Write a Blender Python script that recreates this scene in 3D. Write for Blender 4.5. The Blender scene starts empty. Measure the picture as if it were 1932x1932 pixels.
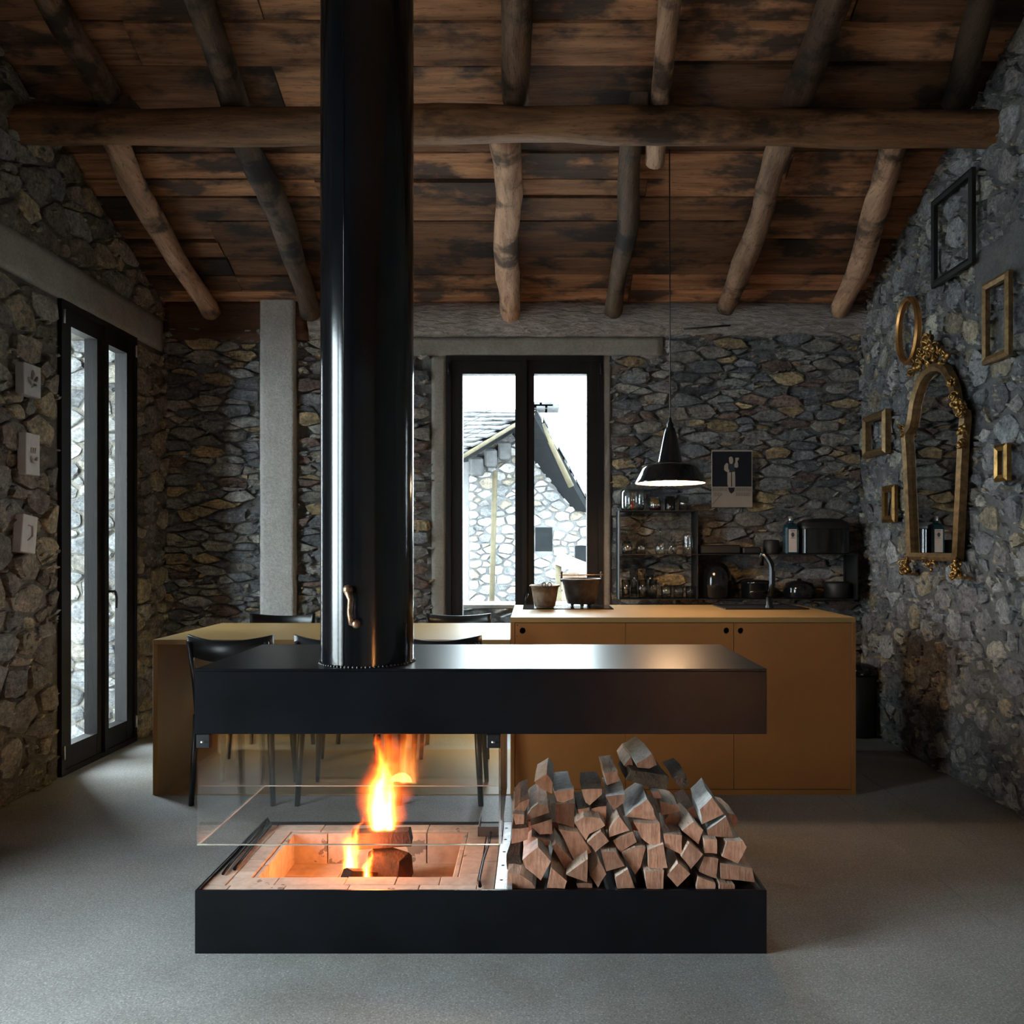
import bpy, math, random
import numpy as np
from mathutils import Vector, Matrix
# ---------------------------------------------------------------- camera, sky, exposure
scene = bpy.context.scene
F, CX, CY, EYE = 1550.0, 1008.0, 1032.0, 1.25      # photograph: focal length and vanishing point in pixels, eye height in metres
cam_d = bpy.data.cameras.new('camera'); cam = bpy.data.objects.new('camera', cam_d)
scene.collection.objects.link(cam); scene.camera = cam
cam.location = (0, 0, EYE); cam.rotation_euler = (math.pi/2, 0, 0)
cam_d.sensor_width = 36; cam_d.lens = 36*F/1932; cam_d.shift_x = -(CX-966)/1932; cam_d.shift_y = (CY-966)/1932
cam_d.clip_start = .05; cam_d.clip_end = 200
SKY = 10.0
w = bpy.data.worlds.new('overcast_sky'); scene.world = w; w.use_nodes = True
bg = w.node_tree.nodes['Background']; bg.inputs[0].default_value = (.80, .93, 1, 1); bg.inputs[1].default_value = SKY
scene.view_settings.view_transform = 'Standard'; scene.view_settings.look = 'None'
scene.view_settings.exposure = 1.4; scene.view_settings.gamma = 1.0; scene.view_settings.use_curve_mapping = False
cy = scene.cycles
cy.max_bounces = 9; cy.transparent_max_bounces = 20; cy.diffuse_bounces = 4; cy.glossy_bounces = 4; cy.use_adaptive_sampling = True; cy.adaptive_threshold = .025; cy.use_denoising = True
cy.caustics_reflective = False; cy.caustics_refractive = False; cy.sample_clamp_indirect = 6.0; cy.blur_glossy = .5
# room: X -2.566..2.27, Y -2.6..5.7, roof rises from the back wall
XL, XR, YB, YF, SL, ZW, YR = -2.566, 2.27, 5.70, -2.6, .41, 2.93, 1.55
def roof(y): return ZW + SL*(YB-y) if y > YR else ZW + SL*(YB-YR) - SL*(YR-y)
def portal(name, loc, rot, sx, sy):
    l = bpy.data.lights.new(name, 'AREA'); l.shape = 'RECTANGLE'; l.size = sx; l.size_y = sy; l.cycles.is_portal = True
    o = bpy.data.objects.new(name, l); scene.collection.objects.link(o); o.location = loc; o.rotation_euler = rot; o['kind'] = 'helper'
portal('back_window_daylight', (-.066, YB+.13, 1.3), (-math.pi/2, 0, 0), 1.05, 2.5)
portal('side_window_daylight', (XL-.13, 4.84, 1.3), (0, -math.pi/2, 0), 2.5, .8)
portal('near_window_daylight', (XL-.13, 1.575, 1.3), (0, -math.pi/2, 0), 2.5, 1.6)

# ---------------------------------------------------------------- helpers
R = random.Random(7)
def P(px, py, Y): return Vector(((px-CX)*Y/F, Y, EYE-(py-CY)*Y/F))
class MB:
    def __init__(s): s.v = []; s.f = []; s.m = []; s.s = []
    def add(s, vs, fs, m=0, smooth=False):
        b = len(s.v); s.v += [tuple(v) for v in vs]
        for f in fs: s.f.append(tuple(b+i for i in f)); s.m.append(m); s.s.append(smooth)
        return s
    def box(s, x0, x1, y0, y1, z0, z1, m=0, bev=0):
        if bev:
            b = bev; vs = []; q = [(x0,x1),(y0,y1),(z0,z1)]
            return s.hullbox(q, b, m)
        vs = [(x,y,z) for x in (x0,x1) for y in (y0,y1) for z in (z0,z1)]
        return s.add(vs, [(0,1,3,2),(4,6,7,5),(0,4,5,1),(2,3,7,6),(0,2,6,4),(1,5,7,3)], m)
    def hullbox(s, q, b, m):
        vs = []; idx = {}
        for cxn in (0,1):
            for cyn in (0,1):
                for czn in (0,1):
                    c = (cxn,cyn,czn)
                    for ax in range(3):
                        p = [q[k][c[k]] + (0 if k == ax else (b if c[k] == 0 else -b)) for k in range(3)]
                        idx[c+(ax,)] = len(vs); vs.append(p)
        fs = []
        for ax in range(3):
            o = [k for k in range(3) if k != ax]
            for side in (0,1):
                f = []
                for (i,j) in ((0,0),(1,0),(1,1),(0,1)):
                    c = [0,0,0]; c[ax] = side; c[o[0]] = i; c[o[1]] = j; f.append(idx[tuple(c)+(ax,)])
                fs.append(f)
        for ax in range(3):
            o = [k for k in range(3) if k != ax]
            for i in (0,1):
                for j in (0,1):
                    c0 = [0,0,0]; c0[o[0]] = i; c0[o[1]] = j; c1 = list(c0); c1[ax] = 1
                    fs.append([idx[tuple(c0)+(o[0],)], idx[tuple(c0)+(o[1],)], idx[tuple(c1)+(o[1],)], idx[tuple(c1)+(o[0],)]])
        for cxn in (0,1):
            for cyn in (0,1):
                for czn in (0,1): fs.append([idx[(cxn,cyn,czn,k)] for k in range(3)])
        return s.add(vs, fs, m)
    def tube(s, pts, rad, n=10, m=0, smooth=True, caps=True, jit=0, rnd=None):
        pts = [Vector(p) for p in pts]; k = len(pts)
        if not hasattr(rad, '__len__'): rad = [rad]*k
        vs = []; t0 = (pts[1]-pts[0]).normalized()
        up = Vector((0,0,1)) if abs(t0.z) < .9 else Vector((1,0,0))
        for i, p in enumerate(pts):
            t = (pts[min(i+1,k-1)]-pts[max(i-1,0)]).normalized()
            a = t.cross(up).normalized(); b = a.cross(t).normalized(); up = b
            for j in range(n):
                an = 2*math.pi*j/n; r = rad[i]*(1+(rnd.uniform(-jit,jit) if jit else 0))
                vs.append(p + a*(r*math.cos(an)) + b*(r*math.sin(an)))
        fs = [(i*n+j, i*n+(j+1)%n, (i+1)*n+(j+1)%n, (i+1)*n+j) for i in range(k-1) for j in range(n)]
        s.add(vs, fs, m, smooth)
        if caps:
            b0 = len(s.v)-k*n
            s.f += [tuple(b0+j for j in range(n-1,-1,-1)), tuple(b0+(k-1)*n+j for j in range(n))]; s.m += [m,m]; s.s += [False,False]
        return s
    def lathe(s, prof, c=(0,0,0), n=20, m=0, smooth=True, caps=False):
        vs = []; k = len(prof)
        for (r,z) in prof:
            for j in range(n):
                a = 2*math.pi*j/n; vs.append((c[0]+r*math.cos(a), c[1]+r*math.sin(a), c[2]+z))
        fs = [(i*n+j, i*n+(j+1)%n, (i+1)*n+(j+1)%n, (i+1)*n+j) for i in range(k-1) for j in range(n)]
        s.add(vs, fs, m, smooth)
        if caps:
            b0 = len(s.v)-k*n
            s.f += [tuple(b0+j for j in range(n-1,-1,-1)), tuple(b0+(k-1)*n+j for j in range(n))]; s.m += [m,m]; s.s += [False,False]
        return s
    def prism(s, a, b, m=0, mcap=None, smooth=False):        # two matching rings of points
        n = len(a); vs = list(a)+list(b)
        s.add(vs, [(j,(j+1)%n,n+(j+1)%n,n+j) for j in range(n)], m, smooth)
        b0 = len(s.v)-2*n; mc = m if mcap is None else mcap
        s.f += [tuple(b0+j for j in range(n-1,-1,-1)), tuple(b0+n+j for j in range(n))]; s.m += [mc,mc]; s.s += [False,False]
        return s
    def ball(s, c, r, m=0, n=8, sc=(1,1,1)):
        k = max(4, n//2+1)
        prof = [(math.sin(math.pi*i/k)*r+1e-4, -math.cos(math.pi*i/k)*r) for i in range(k+1)]
        b0 = len(s.v); s.lathe(prof, (0,0,0), n, m)
        for i in range(b0, len(s.v)):
            v = s.v[i]; s.v[i] = (c[0]+v[0]*sc[0], c[1]+v[1]*sc[1], c[2]+v[2]*sc[2])
        return s
WORLD = {}
def tag(o, label=None, cat=None, group=None, kind=None):
    if label: o['label'] = label
    if cat: o['category'] = cat
    if group: o['group'] = group
    if kind: o['kind'] = kind
    return o
def thing(name, loc, label=None, cat=None, group=None, kind=None):
    o = bpy.data.objects.new(name, None); scene.collection.objects.link(o); o.location = loc; o.empty_display_size = .05
    WORLD[o.name] = Vector(loc); return tag(o, label, cat, group, kind)
def build(mb, name, mats, parent=None, origin=None, tint=None):
    """Link the mesh as one object; vertices come in world metres (or in the parent's own space when the parent is a local prototype)."""
    pw = WORLD.get(parent.name, Vector()) if parent else Vector()
    if origin is None: origin = pw
    origin = Vector(origin); me = bpy.data.meshes.new(name)
    me.from_pydata([(v[0]-origin.x, v[1]-origin.y, v[2]-origin.z) for v in mb.v], [], mb.f)
    mats = mats if isinstance(mats, (list,tuple)) else [mats]
    for m in mats: me.materials.append(m)
    me.polygons.foreach_set('material_index', mb.m); me.polygons.foreach_set('use_smooth', mb.s)
    if tint is not None:
        at = me.attributes.new('tint', 'FLOAT_COLOR', 'FACE')
        at.data.foreach_set('color', np.asarray(tint, dtype=np.float32).ravel())
    me.update(); o = bpy.data.objects.new(name, me); scene.collection.objects.link(o)
    o.parent = parent; o.location = origin-pw; WORLD[o.name] = origin
    return o
def solid(mb, name, mats, label, cat, group=None, origin=None):
    if origin is None:
        a = np.array(mb.v); origin = (a[:,0].mean(), a[:,1].mean(), a[:,2].min())
    return tag(build(mb, name, mats, None, origin), label, cat, group)
def copy_tree(o, parent=None):
    c = o.copy(); scene.collection.objects.link(c); c.parent = parent
    for ch in list(o.children): copy_tree(ch, c)
    return c

# ---------------------------------------------------------------- materials (all procedural, in world metres)
class NT:
    def __init__(s, name):
        s.mat = bpy.data.materials.new(name); s.mat.use_nodes = True; s.t = s.mat.node_tree; s.t.nodes.clear()
        s.out = s.n('ShaderNodeOutputMaterial')
    def n(s, typ, **kw):
        nd = s.t.nodes.new(typ)
        for k, v in kw.items(): setattr(nd, k, v)
        return nd
    def l(s, a, b): s.t.links.new(a, b)
    def pos(s, stretch=(1,1,1), rand=0):
        g = s.n('ShaderNodeNewGeometry'); mp = s.n('ShaderNodeMapping'); mp.inputs['Scale'].default_value = stretch
        src = g.outputs['Position']
        if rand:
            oi = s.n('ShaderNodeObjectInfo'); vm = s.n('ShaderNodeVectorMath', operation='MULTIPLY_ADD')
            s.l(oi.outputs['Random'], vm.inputs[0]); vm.inputs[1].default_value = (rand, rand*.7, rand*1.3); s.l(src, vm.inputs[2]); src = vm.outputs[0]
        s.l(src, mp.inputs['Vector']); return mp.outputs[0]
    def noise(s, vec, scale, detail=5, rough=.6, dist=0):
        nz = s.n('ShaderNodeTexNoise'); nz.inputs['Scale'].default_value = scale; nz.inputs['Detail'].default_value = detail
        nz.inputs['Roughness'].default_value = rough; nz.inputs['Distortion'].default_value = dist; s.l(vec, nz.inputs['Vector']); return nz.outputs['Fac']
    def ramp(s, fac, stops):
        r = s.n('ShaderNodeValToRGB'); e = r.color_ramp.elements
        while len(e) < len(stops): e.new(.5)
        for q, (p, c) in zip(e, stops): q.position = p; q.color = (*c, 1) if len(c) == 3 else c
        s.l(fac, r.inputs[0]); return r.outputs['Color']
    def mix(s, a, b, fac, mode='MIX'):
        m = s.n('ShaderNodeMix', data_type='RGBA', blend_type=mode)
        for v, i in ((fac, 0), (a, 6), (b, 7)):
            if isinstance(v, (int, float)): m.inputs[i].default_value = v
            elif isinstance(v, tuple): m.inputs[i].default_value = (*v, 1)
            else: s.l(v, m.inputs[i])
        return m.outputs[2]
    def math(s, op, a, b=None, c=None):
        m = s.n('ShaderNodeMath', operation=op)
        for v, i in ((a,0),(b,1),(c,2)):
            if v is None: continue
            if isinstance(v, (int,float)): m.inputs[i].default_value = v
            else: s.l(v, m.inputs[i])
        return m.outputs[0]
    def bsdf(s, col, rough=.6, metal=0, bump=None, bstr=.3, bdist=.01, spec=.5, coat=0):
        b = s.n('ShaderNodeBsdfPrincipled')
        for v, k in ((col,'Base Color'), (rough,'Roughness'), (metal,'Metallic')):
            if isinstance(v, tuple): b.inputs[k].default_value = (*v, 1)
            elif isinstance(v, (int,float)): b.inputs[k].default_value = v
            else: s.l(v, b.inputs[k])
        b.inputs['Specular IOR Level'].default_value = spec; b.inputs['Coat Weight'].default_value = coat
        if bump is not None:
            bp = s.n('ShaderNodeBump'); bp.inputs['Strength'].default_value = bstr; bp.inputs['Distance'].default_value = bdist
            s.l(bump, bp.inputs['Height']); s.l(bp.outputs[0], b.inputs['Normal'])
        s.l(b.outputs[0], s.out.inputs['Surface']); s.b = b; return s.mat
def flat(name, col, rough=.5, metal=0, spec=.5, var=.25, scale=9, bstr=.08, coat=0):
    t = NT(name); p = t.pos(); nz = t.noise(p, scale)
    c = t.ramp(nz, [(.3, tuple(x*(1-var) for x in col)), (.7, tuple(min(1, x*(1+var)) for x in col))])
    return t.bsdf(c, rough, metal, t.noise(p, 120, 3), bstr, .004, spec, coat)
def wood(name, dark, light, stretch, rough=.65, rand=30, bstr=.5, char=0.0, charcol=(.012,.011,.011)):
    t = NT(name); p = t.pos(stretch, rand); g = t.noise(p, 3.0, 8, .62, .6); f = t.noise(t.pos(tuple(x*5 for x in stretch), rand), 4, 4)
    c = t.ramp(g, [(.28, dark), (.5, tuple((a+b)/2 for a,b in zip(dark,light))), (.72, light)])
    c = t.mix(c, (.02,.015,.012), t.math('MULTIPLY', t.math('GREATER_THAN', f, .62), .5))
    if char:
        blot = t.noise(t.pos((1.1,2.2,2.2), rand), 2.2, 5, .6)
        k = t.n('ShaderNodeMapRange'); k.inputs['From Min'].default_value = .62-char*.22; k.inputs['From Max'].default_value = .72-char*.22; t.l(blot, k.inputs['Value'])
        c = t.mix(c, charcol, t.math('MULTIPLY', k.outputs[0], .85))
        oi = t.n('ShaderNodeObjectInfo')
        br = t.math('MULTIPLY_ADD', oi.outputs['Random'], 1.05, .30)
        hs = t.n('ShaderNodeHueSaturation'); t.l(c, hs.inputs['Color']); t.l(br, hs.inputs['Value']); c = hs.outputs[0]
    return t.bsdf(c, rough, 0, t.math('ADD', g, f), bstr, .006, .3)
def glassy(name, tint=(1,1,1), refl=1.0, rough=0.0, ior=1.45, base=0.0):
    t = NT(name); fr = t.n('ShaderNodeFresnel'); bf = t.n('ShaderNodeNewGeometry')
    t.l(t.math('MULTIPLY_ADD', bf.outputs['Backfacing'], 1/ior-ior, ior), fr.inputs['IOR'])      # thin pane: the same reflectance from both faces
    tr = t.n('ShaderNodeBsdfTransparent'); tr.inputs[0].default_value = (*tint, 1)
    gl = t.n('ShaderNodeBsdfGlossy'); gl.inputs['Roughness'].default_value = rough
    mx = t.n('ShaderNodeMixShader'); t.l(t.math('MULTIPLY_ADD', fr.outputs[0], refl, base), mx.inputs[0]); t.l(tr.outputs[0], mx.inputs[1]); t.l(gl.outputs[0], mx.inputs[2])
    t.l(mx.outputs[0], t.out.inputs['Surface']); t.tr = tr; return t
def emit(name, col, strength):
    t = NT(name); e = t.n('ShaderNodeEmission'); e.inputs[0].default_value = (*col,1); e.inputs[1].default_value = strength; t.l(e.outputs[0], t.out.inputs['Surface']); return t.mat
def stone_mat(name, lich=.35):
    t = NT(name); at = t.n('ShaderNodeAttribute', attribute_name='tint'); p = t.pos()
    n1 = t.noise(p, 11, 12, .72); n2 = t.noise(p, 48, 8, .75); st = t.noise(t.pos((1,1,6)), 13, 8, .7)
    c = t.mix(at.outputs['Color'], t.ramp(n1, [(.25,(.45,.45,.46)), (.48,(1.25,1.25,1.25)), (.75,(2.2,2.15,2.05))]), 1.0, 'MULTIPLY')
    c = t.mix(c, t.ramp(n2, [(.32,(.45,.45,.46)), (.5,(.95,.95,.95)), (.68,(1.5,1.5,1.48))]), 1.0, 'MULTIPLY')
    def thr(src, a, b):
        k = t.n('ShaderNodeMapRange'); k.inputs['From Min'].default_value = a; k.inputs['From Max'].default_value = b; t.l(src, k.inputs['Value']); return k.outputs[0]
    c = t.mix(c, (.34,.24,.12), t.math('MULTIPLY', thr(t.noise(p, 5, 8, .7), .60, .72), lich))
    c = t.mix(c, (.46,.45,.43), t.math('MULTIPLY', thr(t.noise(p, 21, 10, .8), .56, .64), .55))       # lime smeared over the stones
    h = t.math('ADD', t.math('MULTIPLY', n1, 1.3), t.math('ADD', t.math('MULTIPLY', n2, .45), t.math('MULTIPLY', st, .8)))
    return t.bsdf(c, .85, 0, h, 1.0, .045, .25)
def concrete(name, a, b, sc=5, bstr=.5, rough=.85, speck=0, bdist=.006):
    t = NT(name); p = t.pos(); n1 = t.noise(p, sc, 10, .68); n2 = t.noise(p, 60, 8, .78)
    c = t.ramp(n1, [(.3, a), (.7, b)])
    c = t.mix(c, t.ramp(n2, [(.3,(.72,.72,.72)), (.7,(1.2,1.2,1.2))]), 1.0, 'MULTIPLY')
    if speck:
        n3 = t.noise(p, 170, 2, .5); c = t.mix(c, t.ramp(n3, [(.30,(.45,.46,.46)), (.46,(.97,.97,.97)), (.58,(1,1,1)), (.70,(2.0,2.0,1.95))]), speck, 'MULTIPLY')
        n4 = t.noise(p, .9, 6, .7); c = t.mix(c, t.ramp(n4, [(.32,(.72,.69,.65)), (.52,(1,1,1)), (.7,(1.12,1.13,1.14))]), 1.0, 'MULTIPLY')
    return t.bsdf(c, rough if speck == 0 else t.math('MULTIPLY_ADD', n1, .25, rough-.12), 0, t.math('ADD', n1, n2), bstr, bdist, .4)
M_stone = stone_mat('rubble_stone'); M_mortar = concrete('lime_mortar', (.25,.22,.185), (.40,.37,.32), 9, 1, .95, 0, .05)
M_mortar_grey = concrete('grey_mortar', (.27,.275,.28), (.44,.44,.435), 9, 1, .95, 0, .05)
M_conc = concrete('cast_concrete', (.26,.24,.21), (.38,.355,.32), 4, .5, .9, 0, .008)
M_column = concrete('column_concrete', (.54,.52,.49), (.70,.68,.65), 5, .9, .9, 0, .012)
def trowelled(name):
    t = NT(name); p = t.pos(); g = t.n('ShaderNodeNewGeometry'); m = t.n('ShaderNodeMapping'); m.inputs['Rotation'].default_value = (0,.75,0); m.inputs['Scale'].default_value = (1.5,3,7)
    t.l(g.outputs['Position'], m.inputs['Vector']); s = t.noise(m.outputs[0], 7, 6, .6, .5)
    c = t.mix(t.ramp(t.noise(p, 3, 8), [(.3,(.46,.41,.38)), (.7,(.64,.59,.55))]), t.ramp(s, [(.35,(.62,.60,.58)), (.6,(1.08,1.08,1.08))]), 1.0, 'MULTIPLY')
    return t.bsdf(c, .9, 0, s, 1.0, .07, .3)
M_plaster = trowelled('trowelled_plaster')
M_floor = concrete('polished_concrete', (.27,.262,.25), (.37,.362,.35), 1.6, .12, .5, .75, .002)
M_white = concrete('white_plaster', (.66,.64,.60), (.74,.72,.69), 2, .1, .9)
M_steel = flat('blackened_steel', (.0045,.006,.0095), .33, .30, .4, .5, 5, .05)
M_flue = flat('flue_enamel', (.004,.0048,.0065), .14, .2, .8, .4, 3, .02)
M_bracket = flat('black_bracket', (.01,.01,.012), .5)
M_zinc = flat('bare_steel_strip', (.55,.56,.57), .38, .6, .5, .3, 30, .1)
M_ochre = flat('ochre_linoleum', (.32,.20,.072), .46, 0, .35, .08, 2, .02)
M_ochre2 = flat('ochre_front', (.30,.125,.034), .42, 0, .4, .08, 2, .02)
M_black = flat('black_lacquer', (.010,.010,.011), .35)
M_blackmatt = flat('black_powder_coat', (.008,.008,.009), .55)
M_enamel = flat('black_enamel', (.009,.009,.01), .12, 0, .6, .2, 6, .01)
M_white_in = flat('white_enamel', (.75,.68,.6), .4)
M_frame = wood('dark_stained_frame', (.0035,.004,.005), (.015,.0105,.0085), (6,6,.6), .6, 0, .15)
M_gold = flat('antique_gilt', (.34,.19,.06), .32, .85, .5, .45, 30, .3)
M_gold2 = flat('dull_gilt', (.22,.135,.06), .42, .6, .5, .45, 30, .3)
M_brick = None
def brick_mat():
    t = NT('firebrick'); p = t.pos((1,1,1), 5); n1 = t.noise(p, 30, 6); oi = t.n('ShaderNodeObjectInfo')
    c = t.ramp(n1, [(.3,(.50,.40,.33)), (.7,(.68,.57,.48))]); hs = t.n('ShaderNodeHueSaturation'); t.l(c, hs.inputs['Color'])
    t.l(t.math('MULTIPLY_ADD', oi.outputs['Random'], .25, .85), hs.inputs['Value'])
    c = t.mix(hs.outputs[0], (.06,.05,.045), t.math('MULTIPLY', t.math('GREATER_THAN', t.noise(p, 9, 5), .66), .6))
    return t.bsdf(c, .9, 0, n1, .3, .004, .2)
M_brick = brick_mat()
M_plank = wood('smoked_roof_board', (.15,.062,.028), (.62,.30,.15), (.55,7,7), .7, 30, .5, .62, (.032,.029,.029))
M_roofslab = wood('dark_roof_boarding', (.12,.06,.035), (.40,.22,.12), (.55,7,7), .8, 0, .4)
M_raft = wood('pale_log', (.19,.10,.058), (.60,.37,.24), (7,.8,3), .65, 30, .7, .5, (.03,.022,.018))
M_raftd = wood('dark_log', (.04,.03,.024), (.16,.10,.06), (7,.8,3), .65, 30, .5, .5)
M_beam = wood('beam_log', (.09,.042,.02), (.40,.205,.10), (.7,7,7), .6, 0, .6, .3, (.02,.012,.008))
M_plate = wood('wall_plate_timber', (.05,.022,.012), (.15,.07,.04), (.7,6,6), .75, 0, .4)
M_win = glassy('window_glass', (.97,.985,.98)).mat
M_jar = glassy('clear_glassware', (.90,.93,.94), 1.8, .03, 1.5, .08).mat
# ---------------------------------------------------------------- walls of rubble stone
def clip(poly, nx, ny, c):                      # keep nx*x+ny*y <= c
    out = []
    for i, a in enumerate(poly):
        b = poly[(i+1) % len(poly)]; da = nx*a[0]+ny*a[1]-c; db = nx*b[0]+ny*b[1]-c
        if da <= 0: out.append(a)
        if (da < 0 < db) or (db < 0 < da):
            t = da/(da-db); out.append((a[0]+t*(b[0]-a[0]), a[1]+t*(b[1]-a[1])))
    return out
def cells(u0, u1, v0, v1, an, rmin, rmax, seed, top=None, tries=9000):
    rs = np.random.RandomState(seed); pts = np.zeros((0,2)); rad = np.zeros(0)
    U = rs.uniform(u0-.05, u1+.05, tries); V = rs.uniform((v0-.05)*an, (v1+.05)*an, tries); Q = rmin+(rmax-rmin)*rs.rand(tries)**1.8
    Q[:tries//5] = rmax*(.75+.25*rs.rand(tries//5)); Q[tries//2:] *= .8
    px, py, pr = [], [], []
    for x, y, r in zip(U, V, Q):
        if px:
            ax = np.array(px); d2 = (ax-x)**2+(np.array(py)-y)**2
            if (d2 < ((np.array(pr)+r)*.86)**2).any(): continue
        px.append(x); py.append(y); pr.append(r)
    X, Y, RR = map(np.array, (px, py, pr)); res = []
    for i in range(len(X)):
        d2 = (X-X[i])**2+(Y-Y[i])**2; near = np.argsort(d2)[1:26]; s = rmax*3
        poly = [(X[i]-s,Y[i]-s),(X[i]+s,Y[i]-s),(X[i]+s,Y[i]+s),(X[i]-s,Y[i]+s)]
        for j in near:
            nx, ny = 2*(X[j]-X[i]), 2*(Y[j]-Y[i])
            c = X[j]**2+Y[j]**2-X[i]**2-Y[i]**2-RR[j]**2+RR[i]**2
            poly = clip(poly, nx, ny, c)
            if len(poly) < 3: break
        if len(poly) < 3: continue
        for a in ((1,0,u1),(-1,0,-u0),(0,1,v1*an),(0,-1,-v0*an)): poly = clip(poly, *a) if len(poly) > 2 else poly
        poly = [(a, b/an) for a, b in poly]
        if top and len(poly) > 2: poly = clip(poly, top[0], 1, top[1])
        if len(poly) > 2: res.append(poly)
    return res
def area(p): return .5*abs(sum(p[i][0]*p[(i+1)%len(p)][1]-p[(i+1)%len(p)][0]*p[i][1] for i in range(len(p))))
TINTS = {'slate': [(.30,.315,.335),(.37,.375,.37),(.24,.25,.265),(.44,.43,.41),(.32,.30,.27),(.46,.43,.38),(.26,.19,.165),(.52,.40,.24),(.20,.21,.23)],
         'grey': [(.36,.375,.395),(.43,.435,.445),(.28,.29,.31),(.50,.49,.48),(.33,.31,.32),(.47,.41,.31),(.24,.245,.265),(.52,.50,.44)],
         'warm': [(.36,.30,.24),(.43,.36,.27),(.30,.27,.235),(.49,.41,.29),(.27,.23,.20),(.45,.41,.355),(.33,.315,.305),(.53,.44,.30)],
         'pale': [(.26,.26,.255),(.31,.31,.30),(.22,.225,.23),(.36,.355,.34),(.28,.26,.225),(.18,.185,.19)],
         'far': [(.17,.17,.17),(.22,.22,.215),(.11,.115,.12),(.26,.255,.245),(.17,.15,.12)]}
def stone_mesh(poly, to3, rs, gap, proud, bulge, tint, shift=0, ang=.5):
    cx = sum(p[0] for p in poly)/len(poly); cy_ = sum(p[1] for p in poly)/len(poly)
    size = math.sqrt(area(poly)); k = max(.55, 1-gap/(.5*size+1e-6))
    pts = []
    for i, a in enumerate(poly):
        b = poly[(i+1)%len(poly)]
        for t in ((.02, .5+rs.uniform(-.2,.2)) if rs.random() < ang else (.22+rs.uniform(-.1,.1), .76+rs.uniform(-.1,.1))): pts.append((a[0]+t*(b[0]-a[0]), a[1]+t*(b[1]-a[1])))
    while len(pts) > 10:
        j = min(range(len(pts)), key=lambda i: (pts[i][0]-pts[i-1][0])**2+(pts[i][1]-pts[i-1][1])**2); pts.pop(j)
    pts = [(cx+(x-cx)*(k+rs.uniform(-.13,.04)), cy_+(y-cy_)*(k+rs.uniform(-.14,.04))) for x, y in pts]
    n = len(pts); d0 = proud*rs.uniform(.0,1.0)+shift; tx, ty = rs.uniform(-.16,.16), rs.uniform(-.10,.22)
    top = []; ins = rs.uniform(.70,.9); ox, oy = rs.uniform(-.12,.12)*size, rs.uniform(-.06,.1)*size
    for x, y in pts:
        dx, dy = (x-cx)*ins+ox, (y-cy_)*ins+oy
        top.append((cx+dx, cy_+dy, d0+bulge*rs.uniform(.55,1.1)+tx*dx+ty*dy))
    ring0 = [to3(x, y, -.03) for x, y in pts]
    ring1 = [to3(x, y, d0+bulge*rs.uniform(-.25,.35)) for x, y in pts]; ring2 = [to3(*q) for q in top]
    c = to3(cx+ox, cy_+oy, d0+bulge*rs.uniform(.7,1.15)+tx*ox+ty*oy)
    vs = ring0+ring1+ring2+[c]
    fs = [(j,(j+1)%n,n+(j+1)%n,n+j) for j in range(n)]+[(n+j,n+(j+1)%n,2*n+(j+1)%n,2*n+j) for j in range(n)]+[(2*n+j,2*n+(j+1)%n,3*n) for j in range(n)]
    return vs, fs
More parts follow.
